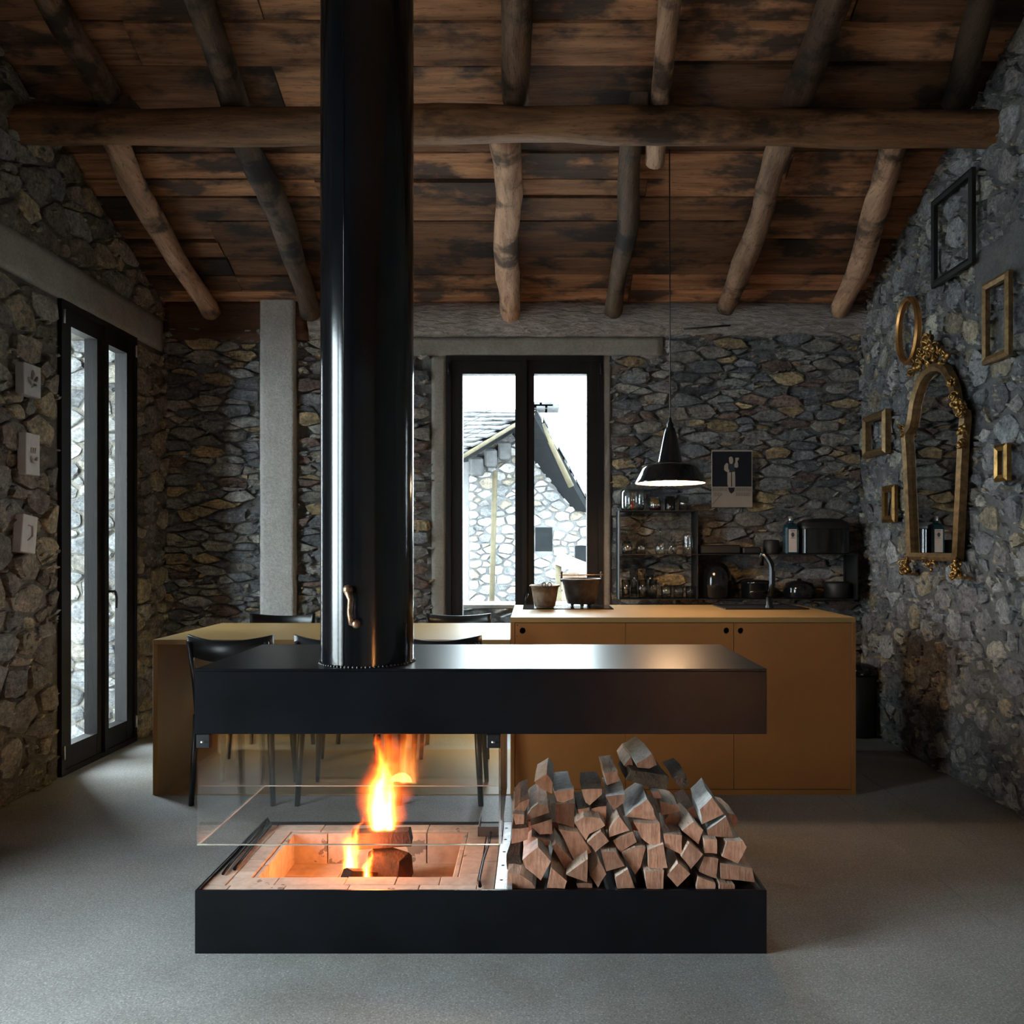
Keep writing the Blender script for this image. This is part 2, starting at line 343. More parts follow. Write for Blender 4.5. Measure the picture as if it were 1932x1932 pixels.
def lay_stones(parent, polys, to3, holes, seed, tints, gap=.008, proud=.022, bulge=.016, score=None, limit=300, name='stone', chips=0, box=None, ang=.6):
    rs = random.Random(seed); keep = []
    for p in polys:
        for (a0,a1,b0,b1) in holes:
            cx = sum(q[0] for q in p)/len(p); cy_ = sum(q[1] for q in p)/len(p)
            us = [q[0] for q in p]; vs = [q[1] for q in p]
            if max(us) < a0 or min(us) > a1 or max(vs) < b0 or min(vs) > b1: continue
            opts = [(a0-cx,(1,0,a0)),(cx-a1,(-1,0,-a1)),(b0-cy_,(0,1,b0)),(cy_-b1,(0,-1,-b1))]
            d, cut = max(opts)
            if d < -.02: p = []; break
            p = clip(p, *cut)
            if len(p) < 3: p = []; break
        if len(p) > 2 and area(p) > 2.2e-4: keep.append(p)
    def sc(p):
        cx = sum(q[0] for q in p)/len(p); cy_ = sum(q[1] for q in p)/len(p); return area(p)*(score(cx, cy_) if score else 1)
    keep.sort(key=sc, reverse=True); rest = MB(); rt = []
    for i, p in enumerate(keep):
        base = rs.choice(TINTS[tints]); f = rs.uniform(.72, 1.25); col = (base[0]*f, base[1]*f, base[2]*f, 1)
        vs, fs = stone_mesh(p, to3, rs, gap, proud, bulge, col, 0, ang)
        if i < limit and sc(p) > 0:
            mb = MB().add(vs, fs); build(mb, name, M_stone, parent, vs[-1], [col]*len(fs))
        else: rest.add(vs, fs); rt += [col]*len(fs)
    for i in range(chips):                                  # slivers and pebbles bedded in the joints
        u, v = rs.uniform(box[0], box[1]), rs.uniform(box[2], box[3])
        if any(a0 < u < a1 and b0 < v < b1 for a0, a1, b0, b1 in holes) or (box[4:] and v > roof(u)): continue
        a, b, d = rs.uniform(.010,.042), rs.uniform(.005,.014), rs.uniform(.008,.034); ph = rs.uniform(0,6); n = 6
        rg = [(a*math.cos(q)*math.cos(ph*.12)-b*math.sin(q)*math.sin(ph*.12), a*math.cos(q)*math.sin(ph*.12)+b*math.sin(q)) for q in [ph+k*2*math.pi/n+rs.uniform(-.3,.3) for k in range(n)]]
        vs = [to3(u+x, v+y, -.02) for x, y in rg]+[to3(u+x*.7, v+y*.7, d+rs.uniform(-.004,.004)) for x, y in rg]
        fs = [(k,(k+1)%n,n+(k+1)%n,n+k) for k in range(n)]+[tuple(range(n,2*n))]
        base = rs.choice(TINTS[tints]); f = rs.uniform(.75,1.3); rest.add(vs, fs); rt += [(base[0]*f,base[1]*f,base[2]*f,1)]*len(fs)
    if rest.v: tag(build(rest, 'small_stones', M_stone, parent, None, rt), kind='stuff')
def wall_shell(name, u0, u1, v0, v1, to3, holes, mat, thick=.4, step=.045, amp=.012, vis=None, topf=None, seed=1):
    """Rough mortar skin plus the solid wall behind it, open at the holes."""
    rs = np.random.RandomState(seed); mb = MB()
    def axis(a, b, cuts, st):
        c = sorted({a, b, *[x for x in cuts if a < x < b]}); out = []
        for p, q in zip(c, c[1:]):
            k = max(1, round((q-p)/st)); out += [p+(q-p)*i/k for i in range(k)]
        return out+[b]
    def inside(u, v): return any(a < u < b and c < v < d for a, b, c, d in holes)
    vu0, vu1 = vis if vis else (u0, u1)
    us = axis(vu0, vu1, [h[i] for h in holes for i in (0,1)], step); vs = axis(v0, v1, [h[i] for h in holes for i in (2,3)], step)
    D = rs.uniform(-amp, amp, (len(us), len(vs)))
    D = (D + np.roll(D,1,0) + np.roll(D,1,1))/2
    for h in holes:
        for i, u in enumerate(us):
            for j, v in enumerate(vs):
                if h[0]-1e-6 <= u <= h[1]+1e-6 and h[2]-1e-6 <= v <= h[3]+1e-6: D[i,j] = 0
    V = [to3(u, v, D[i,j]) for i, u in enumerate(us) for j, v in enumerate(vs)]; nv = len(vs); Fc = []
    for i in range(len(us)-1):
        for j in range(nv-1):
            u, v = (us[i]+us[i+1])/2, (vs[j]+vs[j+1])/2
            if not inside(u, v) and not (topf and v > topf(u)+.1): Fc.append((i*nv+j,(i+1)*nv+j,(i+1)*nv+j+1,i*nv+j+1))
    mb.add(V, Fc, 0, True)
    cu = sorted({u0, u1, *[h[i] for h in holes for i in (0,1)]}); cv = sorted({v0, v1, *[h[i] for h in holes for i in (2,3)]})
    for a, b in zip(cu, cu[1:]):
        for c, d in zip(cv, cv[1:]):
            if inside((a+b)/2, (c+d)/2): continue
            q = [to3(a,c,-.02),to3(b,c,-.02),to3(b,d,-.02),to3(a,d,-.02)]; e = [to3(a,c,-thick),to3(b,c,-thick),to3(b,d,-thick),to3(a,d,-thick)]
            mb.prism(q, e)
    return tag(build(mb, name, mat), kind='structure')
# openings
BD = (-.6105, .478, -.0, 2.574)                  # back casement door: X0, X1, Z0, Z1
LD = (4.42, 5.26, 0.0, 2.59)                     # side casement door: Y0, Y1, Z0, Z1
ND = (.75, 2.40, 0.0, 2.57)                      # wide side door nearer than the picture's edge
back3 = lambda u, v, d: (u, YB-d, v)
left3 = lambda u, v, d: (XL+d, u, v)
right3 = lambda u, v, d: (XR-d, u, v)
wall_back = wall_shell('wall_back', XL-.4, XR+.4, -.1, 3.1, back3, [BD], M_mortar_grey, vis=(XL-.05, XR+.05), seed=3)
wall_left = wall_shell('wall_left', YF-.4, YB+.4, -.1, 5.2, left3, [LD, ND], M_mortar, .58, vis=(2.4, YB), topf=roof, seed=4)
wall_right = wall_shell('wall_right', YF-.4, YB+.4, -.1, 5.2, right3, [], M_mortar_grey, vis=(2.4, YB), topf=roof, amp=.016, seed=5)
tag(build(MB().box(XL-.4, XR+.4, YF-.4, YF, -.1, 3.2), 'wall_front', M_white), kind='structure')
pill = (-1.89, -1.64, 0, 3.2)
lay_stones(wall_back, cells(XL, XR, 0, 2.76, 2.9, .038, .13, 11), back3,
           [(BD[0]-.10, BD[1]+.05, 0, BD[3]+.14), pill, (-.87, .90, 2.574, 2.76)], 21, 'slate', .005, .034, .011, chips=2600, box=(XL,XR,.7,2.72), ang=.8,
           score=lambda u, v: (1 if v > .78 or u < -1.9 or u > 1.6 else 0)*(0 if -1.53 < u < -.84 else 1))
top_l = (SL, ZW+SL*YB-.02)
lay_stones(wall_left, cells(2.4, YB, 0, 4.2, 1.45, .05, .13, 12, top_l), left3,
           [(LD[0]-.02, LD[1]+.015, 0, LD[3]+.02), (2.3, ND[1]+.02, 0, 2.6), (2.3, 5.62, 2.57, 2.80)], 22, 'warm', .007, .024, .014, chips=1400, box=(3.7,YB,0,3.6,1), ang=.6, score=lambda u, v: 1 if u > 3.8 else 0)
rev3 = lambda u, v, d: (u, LD[1]-d, v)
lay_stones(wall_left, cells(XL-.58, XL-.07, 0, 2.57, 1.5, .045, .11, 14), rev3, [], 24, 'pale', .005, .012, .012, limit=90)
lay_stones(wall_right, cells(2.4, YB, 0, 4.2, 1.15, .035, .105, 13, top_l), right3,
           [(2.3, 4.20, 2.50, 2.745)], 23, 'grey', .012, .012, .014, chips=2600, box=(3.6,YB,0,3.8,1), ang=.5, score=lambda u, v: 1 if u > 3.7 else 0)
# floor: slabs cast with hairline joints
fl = MB().box(XL-.4, XR+.4, YF-.4, YB+.4, -.25, -.006); floor = tag(build(fl, 'floor', M_floor), kind='structure')
xs = [XL-.1, 1.5235, 1.8085, XR+.1]
for a, b in zip(xs, xs[1:]): build(MB().box(a+.0015, b-.0015, YF, YB+.05, -.006, 0), 'floor_slab', M_floor, floor)
# ceiling: boarded roof, both slopes; the planks in view one by one
n_ = math.hypot(1, SL); cs, sn = 1/n_, SL/n_
def rp(x, y, d): return (x, y - sn*0 + d*-sn*1, roof(y) + d*-cs) if False else (x, y-d*sn, roof(y)-d*cs)     # d metres below the boards
ce = MB()
for ya, yb in ((YB+.45, YR), (YR, YF-.45)):
    za = ZW+SL*(YB-ya) if ya > YR else roof(ya); zb = ZW+SL*(YB-yb) if yb >= YR else roof(YF)-SL*(YF-yb)
    if ya == YR: za = roof(YR)
    a = [(XL-.4,ya,za+.025),(XR+.4,ya,za+.025),(XR+.4,yb,zb+.025),(XL-.4,yb,zb+.025)]
    ce.prism(a, [(x,y,z+.12) for x,y,z in a])
ceiling = tag(build(ce, 'ceiling', M_roofslab), kind='structure')
rp_ = random.Random(31); y = YB+.06
while y > 3.1:
    wd = rp_.choice([.10,.12,.13,.15,.16,.17,.19,.13]) if y > 4.4 else rp_.choice([.17,.2,.22,.24,.15]); y2 = y-wd*cs
    xs = [XL-.02]; joints = [-1.95, -1.25, -.10, .62, 1.45]
    for j in joints:
        if rp_.random() < .34: xs.append(j+rp_.uniform(-.04,.04))
    xs.append(XR+.02)
    for a, b in zip(xs, xs[1:]):
        k = 5; e0 = [rp_.uniform(0,.006) for _ in range(k+1)]; e1 = [rp_.uniform(0,.006) for _ in range(k+1)]; lift = rp_.uniform(-.012,.010); tw = rp_.uniform(-.007,.007)
        mb = MB(); top, bot = [], []
        for i in range(k+1):
            x = a+.002+(b-a-.004)*i/k
            for lst, d in ((bot, 0), (top, -.024)):
                lst.append(((x, y-e0[i], roof(y-e0[i])-lift-d-tw), (x, y2+.001+e1[i], roof(y2+e1[i])-lift-d+tw)))
        V = [p for q in bot for p in q]+[p for q in top for p in q]; o = 2*(k+1); Fc = []
        for i in range(k): Fc += [(2*i,2*i+1,2*i+3,2*i+2),(o+2*i,o+2*i+2,o+2*i+3,o+2*i+1),(2*i,2*i+2,o+2*i+2,o+2*i),(2*i+1,o+2*i+1,o+2*i+3,2*i+3)]
        Fc += [(0,o,o+1,1),(2*k,2*k+1,o+2*k+1,o+2*k)]
        mb.add(V, Fc); build(mb, 'plank', M_plank, ceiling)
    y = y2
# rafters and cross beam
def on_rafter(px, py, d=.104):                   # where the ray through a pixel meets the plane of the rafters' axes
    dx, dz = (px-CX)/F, -(py-CY)/F; yy = (ZW-d/cs+SL*YB-EYE)/(dz+SL); return Vector((dx*yy, yy, EYE+dz*yy))
rr = random.Random(41)
def rafter(p0, p1, r0, r1, mat, label, wob=.018, ext0=0, ext1=0, group='roof rafters'):
    a, b = on_rafter(*p0), on_rafter(*p1); d = (b-a).normalized(); a = a-d*ext0; b = b+d*ext1; k = 14; pts, rad = [], []
    ph = rr.uniform(0,6); ph2 = rr.uniform(0,6); side = Vector((1,0,0)); up = Vector((0,sn,cs))
    for i in range(k+1):
        t = i/k; pts.append(a.lerp(b, t)+side*(wob*math.sin(ph+t*5.5)+.4*wob*math.sin(ph2+t*13))+up*(.006*math.sin(ph2+t*7)))
        rad.append((r0+(r1-r0)*t)*(1+.07*math.sin(ph*2+t*9)+rr.uniform(-.05,.05)))
    mb = MB().tube(pts, rad, 14, jit=.05, rnd=rr)
    return solid(mb, 'rafter', mat, label, 'rafter', group, pts[-1])
for p0, p1, r, m, lab in (((213,265),(392,590),.068,M_raft,'brown log rafter beside the door-side wall, from cross beam to back wall'),
    ((468,268),(592,590),.074,M_raftd,'dark sooty log rafter passing behind the flue, from cross beam to back wall'),
    ((950,275),(966,603),.078,M_raft,'crooked mottled log rafter above the back door, from cross beam to plaster ledge'),
    ((1194,270),(1160,588),.064,M_raftd,'dark sooty log rafter between back door and lamp cord, below the cross beam'),
    ((1482,270),(1368,583),.070,M_raft,'brown log rafter above the iron rod, from cross beam to plaster ledge'),
    ((1692,272),(1588,585),.074,M_raft,'brown log rafter beside the mirror wall, from cross beam to back wall')):
    rafter(p0, p1, r, r*.92, m, lab, ext0=.12)
for p0, p1, r, m, lab in (((100,0),(207,178),.068,M_raft,'brown log rafter beside the door-side wall, running up from the cross beam'),
    ((373,0),(447,205),.076,M_raftd,'dark sooty log rafter on the door side of the flue, above the cross beam'),
    ((973,0),(968,192),.072,M_raft,'straight brown log rafter above the back door, running up from the cross beam'),
    ((1574,0),(1508,190),.078,M_raft,'thick brown log rafter above cross beam, between lamp cord and mirror wall'),
    ((1852,0),(1800,195),.066,M_raftd,'dark log rafter beside the mirror wall, running up from the cross beam')):
    rafter(p0, p1, r, r*.95, m, lab, .010, 1.9)
rafter((1262,0), (1238,306), .062, .050, M_raft, 'pale log rafter whose sawn end pokes out under the cross beam', .006, 1.9)
bY, bZ = 4.07, 1.25+(1032-238)*4.07/F
pts = [(x, bY+.012*math.sin(x*2.1), bZ+.012*math.sin(x*1.7+1)-.004*x) for x in np.linspace(XL-.2, XR+.2, 26)]
beam = thing('cross_beam', (0, bY, bZ), 'thick brown log beam spanning the room under the rafters', 'beam', kind='thing')
build(MB().tube(pts, [.088*(1+.06*math.sin(i*1.3)+rr.uniform(-.03,.03)) for i in range(26)], 18, jit=.03, rnd=rr), 'beam_log', M_beam, beam)
for px, py, wdt, h in ((228,205,.16,.09), (1203,165,.09,.16)):
    c = P(px, py, bY+.05); build(MB().box(c.x-wdt/2, c.x+wdt/2, bY-.02, bY+.13, bZ+.06, min(c.z+h*.35, roof(bY+.13)-.045), 0, .008), 'packing_block', M_raftd, beam)
# concrete and plaster trims
def rough_box(x0, x1, y0, y1, z0, z1, nx, nz, amp, axis='y', seed=1):
    """Box whose room-side face is uneven. axis y: face at y0 (looks to -Y); axis x: face at x1 (looks to +X); axis X: face at x0 (looks to -X)"""
    rs = random.Random(seed); mb = MB(); V = []; 
    for i in range(nx+1):
        for j in range(nz+1):
            edge = i in (0,nx) or j in (0,nz); d = rs.uniform(-amp, amp)-(amp*1.2 if edge else 0)
            if axis == 'y': V.append((x0+(x1-x0)*i/nx+rs.uniform(-amp,amp)*.5, y0-d, z0+(z1-z0)*j/nz+rs.uniform(-amp,amp)*.6))
            elif axis == 'x': V.append((x1+d, y0+(y1-y0)*i/nx, z0+(z1-z0)*j/nz+rs.uniform(-amp,amp)*.6))
            else: V.append((x0-d, y0+(y1-y0)*i/nx, z0+(z1-z0)*j/nz+rs.uniform(-amp,amp)*.6))
    m = nz+1; n = len(V)
    B = [(v[0], y1, v[2]) if axis == 'y' else ((x0 if axis == 'x' else x1), v[1], v[2]) for v in V]
    Fc = [(i*m+j,(i+1)*m+j,(i+1)*m+j+1,i*m+j+1) for i in range(nx) for j in range(nz)]
    rim = [i*m for i in range(nx+1)]+[nx*m+j for j in range(1,m)]+[i*m+nz for i in range(nx-1,-1,-1)]+[j for j in range(nz-1,0,-1)]
    Fc += [(rim[i], n+rim[i], n+rim[(i+1)%len(rim)], rim[(i+1)%len(rim)]) for i in range(len(rim))]
    return mb.add(V+B, Fc, 0, True)
tag(build(rough_box(-1.885, -1.645, YB-.055, YB, 0, 3.07, 8, 60, .003, 'y', 2), 'trim_1', M_column), kind='structure')
tag(build(rough_box(-.87, .89, YB-.022, YB, 2.574, 2.70, 40, 5, .003, 'y', 3), 'trim_2', M_conc), kind='structure')
for i, (a, b) in enumerate(((BD[0]-.10, BD[0]), (BD[1], BD[1]+.05))):
    tag(build(rough_box(a, b, YB-.018, YB, 0, 2.58, 4, 50, .003, 'y', 4+i), 'trim_%d' % (3+i), M_conc), kind='structure')
tag(build(rough_box(XL, XL+.03, 2.3, 5.62, 2.59, 2.80, 60, 6, .003, 'x', 6), 'trim_5', M_conc), kind='structure')
tag(build(rough_box(XR-.022, XR, 2.3, 4.20, 2.50, 2.745, 50, 6, .004, 'X', 7), 'trim_6', M_mortar_grey), kind='structure')
# rounded plaster bond beam on top of the back wall, trowelled in slanting strokes
pl = MB(); V = []; nx, na = 190, 16; rs_ = random.Random(8)
for i in range(nx+1):
    x = -1.55+(XR+.02+1.55)*i/nx
    for j in range(na+1):
        a = math.pi*.5*(-1+2*j/na); s_ = .006*max(0,math.sin((x*34+j*1.5)+2.0*math.sin(x*2.3)))*math.sin(x*9+j*.4+1)+rs_.uniform(-.004,.004)
        rr_ = 1+s_*8; V.append((x, YB-.10*math.cos(a)*rr_, 2.825+.118*math.sin(a)*rr_))
pl.add(V, [(i*(na+1)+j,(i+1)*(na+1)+j,(i+1)*(na+1)+j+1,i*(na+1)+j+1) for i in range(nx) for j in range(na)], 0, True)
tag(build(pl, 'trim_7', M_plaster), kind='structure')
tag(build(rough_box(XL+.02, -1.56, YB-.038, YB, 2.68, 2.96, 20, 6, .004, 'y', 9), 'trim_8', M_plate), kind='structure')
a, b = P(1290, 621, YB-.12), P(1378, 614, YB-.12)
solid(MB().tube([a,b], .006, 8), 'iron_rod', M_black, 'thin iron rod stuck on the plaster ledge under the rafters', 'rod')

# ---------------------------------------------------------------- glazed casement doors
def casement(name, label, u0, u1, z0, z1, to3, st, mid, hinge=True, handle=None):
    """Frame and two glazed leaves. to3(u, z, d): d metres out of the room."""
    root = thing(name, to3((u0+u1)/2, z0, .03), None, None, None, 'structure')
    def bar(nm, a, b, c, d, d0, d1, mat=M_frame):
        q = [to3(a,c,d0),to3(b,c,d0),to3(b,d,d0),to3(a,d,d0)]; e = [to3(a,c,d1),to3(b,c,d1),to3(b,d,d1),to3(a,d,d1)]
        return build(MB().prism(q, e), nm, mat, root)
    ft = .035
    for a, b, c, d in ((u0,u0+ft,z0,z1),(u1-ft,u1,z0,z1),(u0+ft,u1-ft,z1-ft,z1),(u0+ft,u1-ft,z0,z0+.03)): bar('frame_bar', a, b, c, d, -.012, .10)
    m = mid
    for a, b, s0, s1 in ((u0+ft, m, st, .066), (m, u1-ft, .066, st)):
        leaf = []
        gb, gt = z0+.15, z1-.125
        lf = build(MB().prism([to3(a,z0+.03,.0),to3(a+s0,z0+.03,.0),to3(a+s0,z1-ft,.0),to3(a,z1-ft,.0)], [to3(a,z0+.03,.075),to3(a+s0,z0+.03,.075),to3(a+s0,z1-ft,.075),to3(a,z1-ft,.075)]), 'stile', M_frame, root)
        bar('stile', b-s1, b, z0+.03, z1-ft, 0, .075); bar('rail', a+s0, b-s1, z1-.125, z1-ft, 0.002, .073); bar('rail', a+s0, b-s1, z0+.03, z0+.15, .002, .073)
        bar('pane', a+s0-.004, b-s1+.004, gb-.004, gt+.004, .056, .062, M_win)
    bar('astragal', m-.020, m+.014, z0+.03, z1-ft, -.022, .0)
    for u in (u0+.018, u1-.018):
        for zz in (z0+.09, z1-.13):
            p = to3(u, zz, -.016); q = to3(u, zz+.075, -.016); build(MB().tube([p,q], .006, 8), 'hinge', M_zinc if name == 'door_2' else M_black, root)
    if handle:
        hu, hz, s = handle; mb = MB().tube([to3(hu,hz,0), to3(hu,hz,-.05)], .007, 8); mb.tube([to3(hu,hz,-.05), to3(hu+s*.012,hz-.035,-.052), to3(hu+s*.02,hz-.10,-.045)], .0075, 8); build(mb, 'handle', M_black, root)
    return root
casement('door_1', '', BD[0], BD[1], BD[2], BD[3], lambda u, z, d: (u, YB+d-.012, z), .079, -.066, handle=(-.045, .93, -1))
casement('door_2', '', LD[0], LD[1], LD[2]+.01, LD[3], lambda u, z, d: (XL-d+.012, u, z), .075, 4.866, handle=(4.91, .985, 1))
casement('door_3', '', ND[0], ND[1], .01, ND[3], lambda u, z, d: (XL-d+.012, u, z), .075, 1.575)
# ---------------------------------------------------------------- hearth
HX0, HX1, HY0, HY1 = -1.043, .7145, 2.524, 3.157
hearth = thing('hearth', ((HX0+HX1)/2, (HY0+HY1)/2, 0), 'low black steel hearth tray with firebrick fire pit standing on the floor', 'hearth')
t8 = .008; RIM = .195
for a in ((HX0,HX1,HY0,HY0+t8,0,RIM),(HX0,HX1,HY1-t8,HY1,0,RIM),(HX0,HX0+t8,HY0+t8,HY1-t8,0,RIM),(HX1-t8,HX1,HY0+t8,HY1-t8,0,RIM)):
    build(MB().box(*a, 0, .0012), 'side_plate', M_steel, hearth)
build(MB().box(HX0+t8, HX1-t8, HY0+t8, HY1-t8, .0, .02), 'bottom_plate', M_steel, hearth)
build(MB().box(-.10, HX1-t8, HY0+t8, HY1-t8, .02, .182), 'log_tray', M_steel, hearth)
dv = build(MB().box(-.122, -.085, HY0+t8, HY1-t8, .02, .196, 0, .001).box(-.084, -.068, HY0+t8, HY1-t8, .02, .204, 0, .001), 'divider_strip', M_zinc, hearth)
for yy in (2.60, 2.72, 2.84, 2.96, 3.08): build(MB().lathe([(.0055,.1962),(.0055,.1968),(.0001,.1968)], (-.104, yy, 0), 10), 'bolt_hole', M_black, dv)
BT = .186; bk = random.Random(5)
def fbrick(x0, x1, y0, y1, z0, z1, g=.0012):
    build(MB().box(x0+g, x1-g, y0+g, y1-g, z0, z1+bk.uniform(-.0015,.001), 0, .0015), 'firebrick', M_brick, hearth)
px0, px1, py0, py1 = -.910, -.246, 2.650, 3.080
def run(a, b, cuts): c = [a]+[x for x in cuts if a+.02 < x < b-.02]+[b]; return list(zip(c, c[1:]))
for a, b in run(HX0+t8, -.124, [-.955,-.78,-.58,-.36,-.18]): fbrick(a, b, HY0+t8, 2.586, .02, BT)
for a, b in run(px0-.062, px1+.07, [-.82,-.60,-.44,-.30]): fbrick(a, b, 2.586, py0, .02, BT)
for a, b in run(HX0+t8, -.124, [-.98,-.80,-.62,-.40,-.2]): fbrick(a, b, py1+.001, HY1-t8, .02, BT)
for a, b in run(2.586, py1, [2.70,2.80,2.90,3.0]): fbrick(px0-.062, px0, a if a > 2.6 else py0, b, .02, BT)
for a, b in run(2.586, py1, [2.66,2.88]): fbrick(HX0+t8, px0-.062 if a > 2.65 or True else 0, a, b, .02, BT)
for a, b in run(2.586, py1, [2.68,2.86,3.0]): fbrick(px1, px1+.07, a if a > 2.6 else py0, b, .02, BT)
for a, b in run(2.586, py1, [2.78,2.97]): fbrick(px1+.072, -.124, a, b, .02, BT)
for a, b in run(px0, px1, [-.77,-.58,-.40]): fbrick(a, b, py1-.022, py1, .07, BT-.004, .002)
for a, b in run(py0, py1-.022, [2.76,2.90]): fbrick(px0, px0+.02, a, b, .07, BT-.004, .002); fbrick(px1-.02, px1, a, b, .07, BT-.004, .002)
for a, b in run(px0, px1, [-.70,-.47]):
    for c, d in run(py0, py1, [2.80,2.94]): fbrick(a, b, c, d, .02, .072)
# hood, flue, glass
HZ0, HZ1 = .675, .8757
hood = thing('fireplace_hood', (-.53, 2.70, HZ0), 'black steel fireplace hood with round flue and hanging glass panes', 'fireplace')
build(MB().box(HX0, HX1, HY0, HY1, HZ1-.008, HZ1, 0, .0012), 'top_plate', M_steel, hood)
for a in ((HX0,HX1,HY0,HY0+t8,HZ0,HZ1-.008),(HX0,HX1,HY1-t8,HY1,HZ0,HZ1-.008),(HX0,HX0+t8,HY0+t8,HY1-t8,HZ0,HZ1-.008),(HX1-t8,HX1,HY0+t8,HY1-t8,HZ0,HZ1-.008)):
    build(MB().box(*a, 0, .0012), 'hood_plate', M_steel, hood)
build(MB().box(-.085, HX1-t8, HY0+t8, HY1-t8, HZ0+.004, HZ0+.012), 'underside_plate', M_steel, hood)
fx, fy, fr_ = -.545, 2.685, .1495
fluem = MB().lathe([(fr_, HZ1), (fr_, 1.8), (fr_, 3.0), (fr_, 4.4)], (fx, fy, 0), 96)
build(fluem, 'flue_pipe', M_flue, hood)
wl = random.Random(3); mb = MB()
for i in range(72):
    a = 2*math.pi*i/72; mb.ball((fx+(fr_+.002)*math.cos(a), fy+(fr_+.002)*math.sin(a), HZ1+.002), wl.uniform(.0035,.0055), 0, 6)
tag(build(mb, 'weld_bead', flat('weld_bead', (.10,.10,.10), .3, .8), hood), kind='stuff')
seam = MB().tube([(fx-fr_*.30, fy-fr_*.955, HZ1+.002), (fx-fr_*.30, fy-fr_*.955, 4.3)], .0016, 6); build(seam, 'flue_seam', M_flue, hood)
M_brass = flat('damper_brass', (.42,.24,.15), .35, .8, .5, .5, 60, .3)
d0 = P(660, 1128, fy-fr_-.02)
hnd = MB().tube([(d0.x-.012,d0.y+.03,d0.z+.03),(d0.x-.004,d0.y-.01,d0.z+.022),(d0.x+.006,d0.y-.016,d0.z-.005),(d0.x+.004,d0.y-.02,d0.z-.045),(d0.x+.010,d0.y-.02,d0.z-.075),(d0.x+.026,d0.y-.02,d0.z-.080)], [.010,.013,.009,.008,.011,.009], 10)
hnd.ball((d0.x-.004,d0.y-.006,d0.z+.025), .016); hnd.ball((d0.x+.024,d0.y-.02,d0.z-.078), .014)
build(hnd, 'damper_handle', M_brass, hood)
tg = glassy('amber_top_fire_glass', (1,1,1), 1.1, 0.0, 1.5, .0); g_ = tg.n('ShaderNodeNewGeometry'); sx = tg.n('ShaderNodeSeparateXYZ'); tg.l(g_.outputs['Position'], sx.inputs[0])
mr = tg.n('ShaderNodeMapRange'); mr.inputs['From Min'].default_value = .50; mr.inputs['From Max'].default_value = .68; tg.l(tg.math('MULTIPLY_ADD', tg.noise(tg.pos((3,3,1)), 3, 4), .12, tg.math('ADD', sx.outputs['Z'], -.06)), mr.inputs['Value'])
tg.l(tg.mix((.985,.983,.98), (.93,.72,.46), mr.outputs[0]), tg.tr.inputs[0]); M_fireglass = tg.mat  # tint goes from nearly clear to amber towards the pane top
GB = .335; gx0, gx1 = -1.037, -.1035
M_gedge = flat('glass_edge', (.55,.52,.46), .15, 0, .6)
for a in ((gx0,gx1,HY0+.002,HY0+.008,GB,HZ0+.02),(gx0,gx1,HY1-.008,HY1-.002,GB,HZ0+.02),(gx0,gx0+.006,HY0+.010,HY1-.010,GB,HZ0+.02),(gx1-.006,gx1,HY0+.010,HY1-.010,GB,HZ0+.02)):
    g = build(MB().box(*a), 'glass_pane', M_fireglass, hood)
    x0,x1,y0,y1,z0,z1 = a
    build(MB().box(x0,x1,y0,y1,z0-.0025,z0), 'polished_edge', M_gedge, g)
for bx in (gx0+.001, gx1-.042):
    for by in (HY0-.006, HY1-.014):
        br = build(MB().box(bx, bx+.041, by, by+.02, HZ0-.042, HZ0-.001, 0, .002), 'clamp', M_bracket, hood)
        build(MB().lathe([(.006,0),(.006,.004),(.0001,.004)], (bx+.02, by-.002, HZ0-.024), 8), 'bolt', M_zinc, br)
# tongs and shovel
tz = BT+.006
tong = MB().tube([(-.985,2.70,tz),(-.99,2.78,tz),(-.998,2.92,tz),(-1.0,3.04,tz),(-1.0,3.10,tz+.008),(-1.012,3.118,tz+.02),(-1.024,3.10,tz+.008),(-1.022,2.92,tz),(-1.016,2.76,tz),(-1.008,2.66,tz)], [.006,.005,.005,.0055,.011,.013,.011,.0055,.005,.005], 8)
solid(tong, 'fire_tongs', M_steel, 'black steel fire tongs lying on the firebricks beside the pit', 'tongs')
sh = thing('ash_shovel', (-.155, 2.8, BT), 'small steel ash shovel lying on firebricks beside the log tray', 'shovel')
build(MB().tube([(-.168,2.545,BT+.014),(-.176,2.60,BT+.008),(-.172,2.75,BT+.012),(-.160,2.90,BT+.020),(-.158,3.03,BT+.03)], [.006,.006,.005,.005,.005], 8), 'shaft', M_steel, sh)
bl = MB(); 
for a in ((-.205,-.115,2.985,3.12,BT+.012,BT+.015),(-.205,-.115,2.985,2.988,BT+.012,BT+.048),(-.205,-.202,2.985,3.12,BT+.012,BT+.042),(-.118,-.115,2.985,3.12,BT+.012,BT+.042)): bl.box(*a)
build(bl, 'blade', flat('worn_steel', (.10,.09,.085), .45, .6), sh)
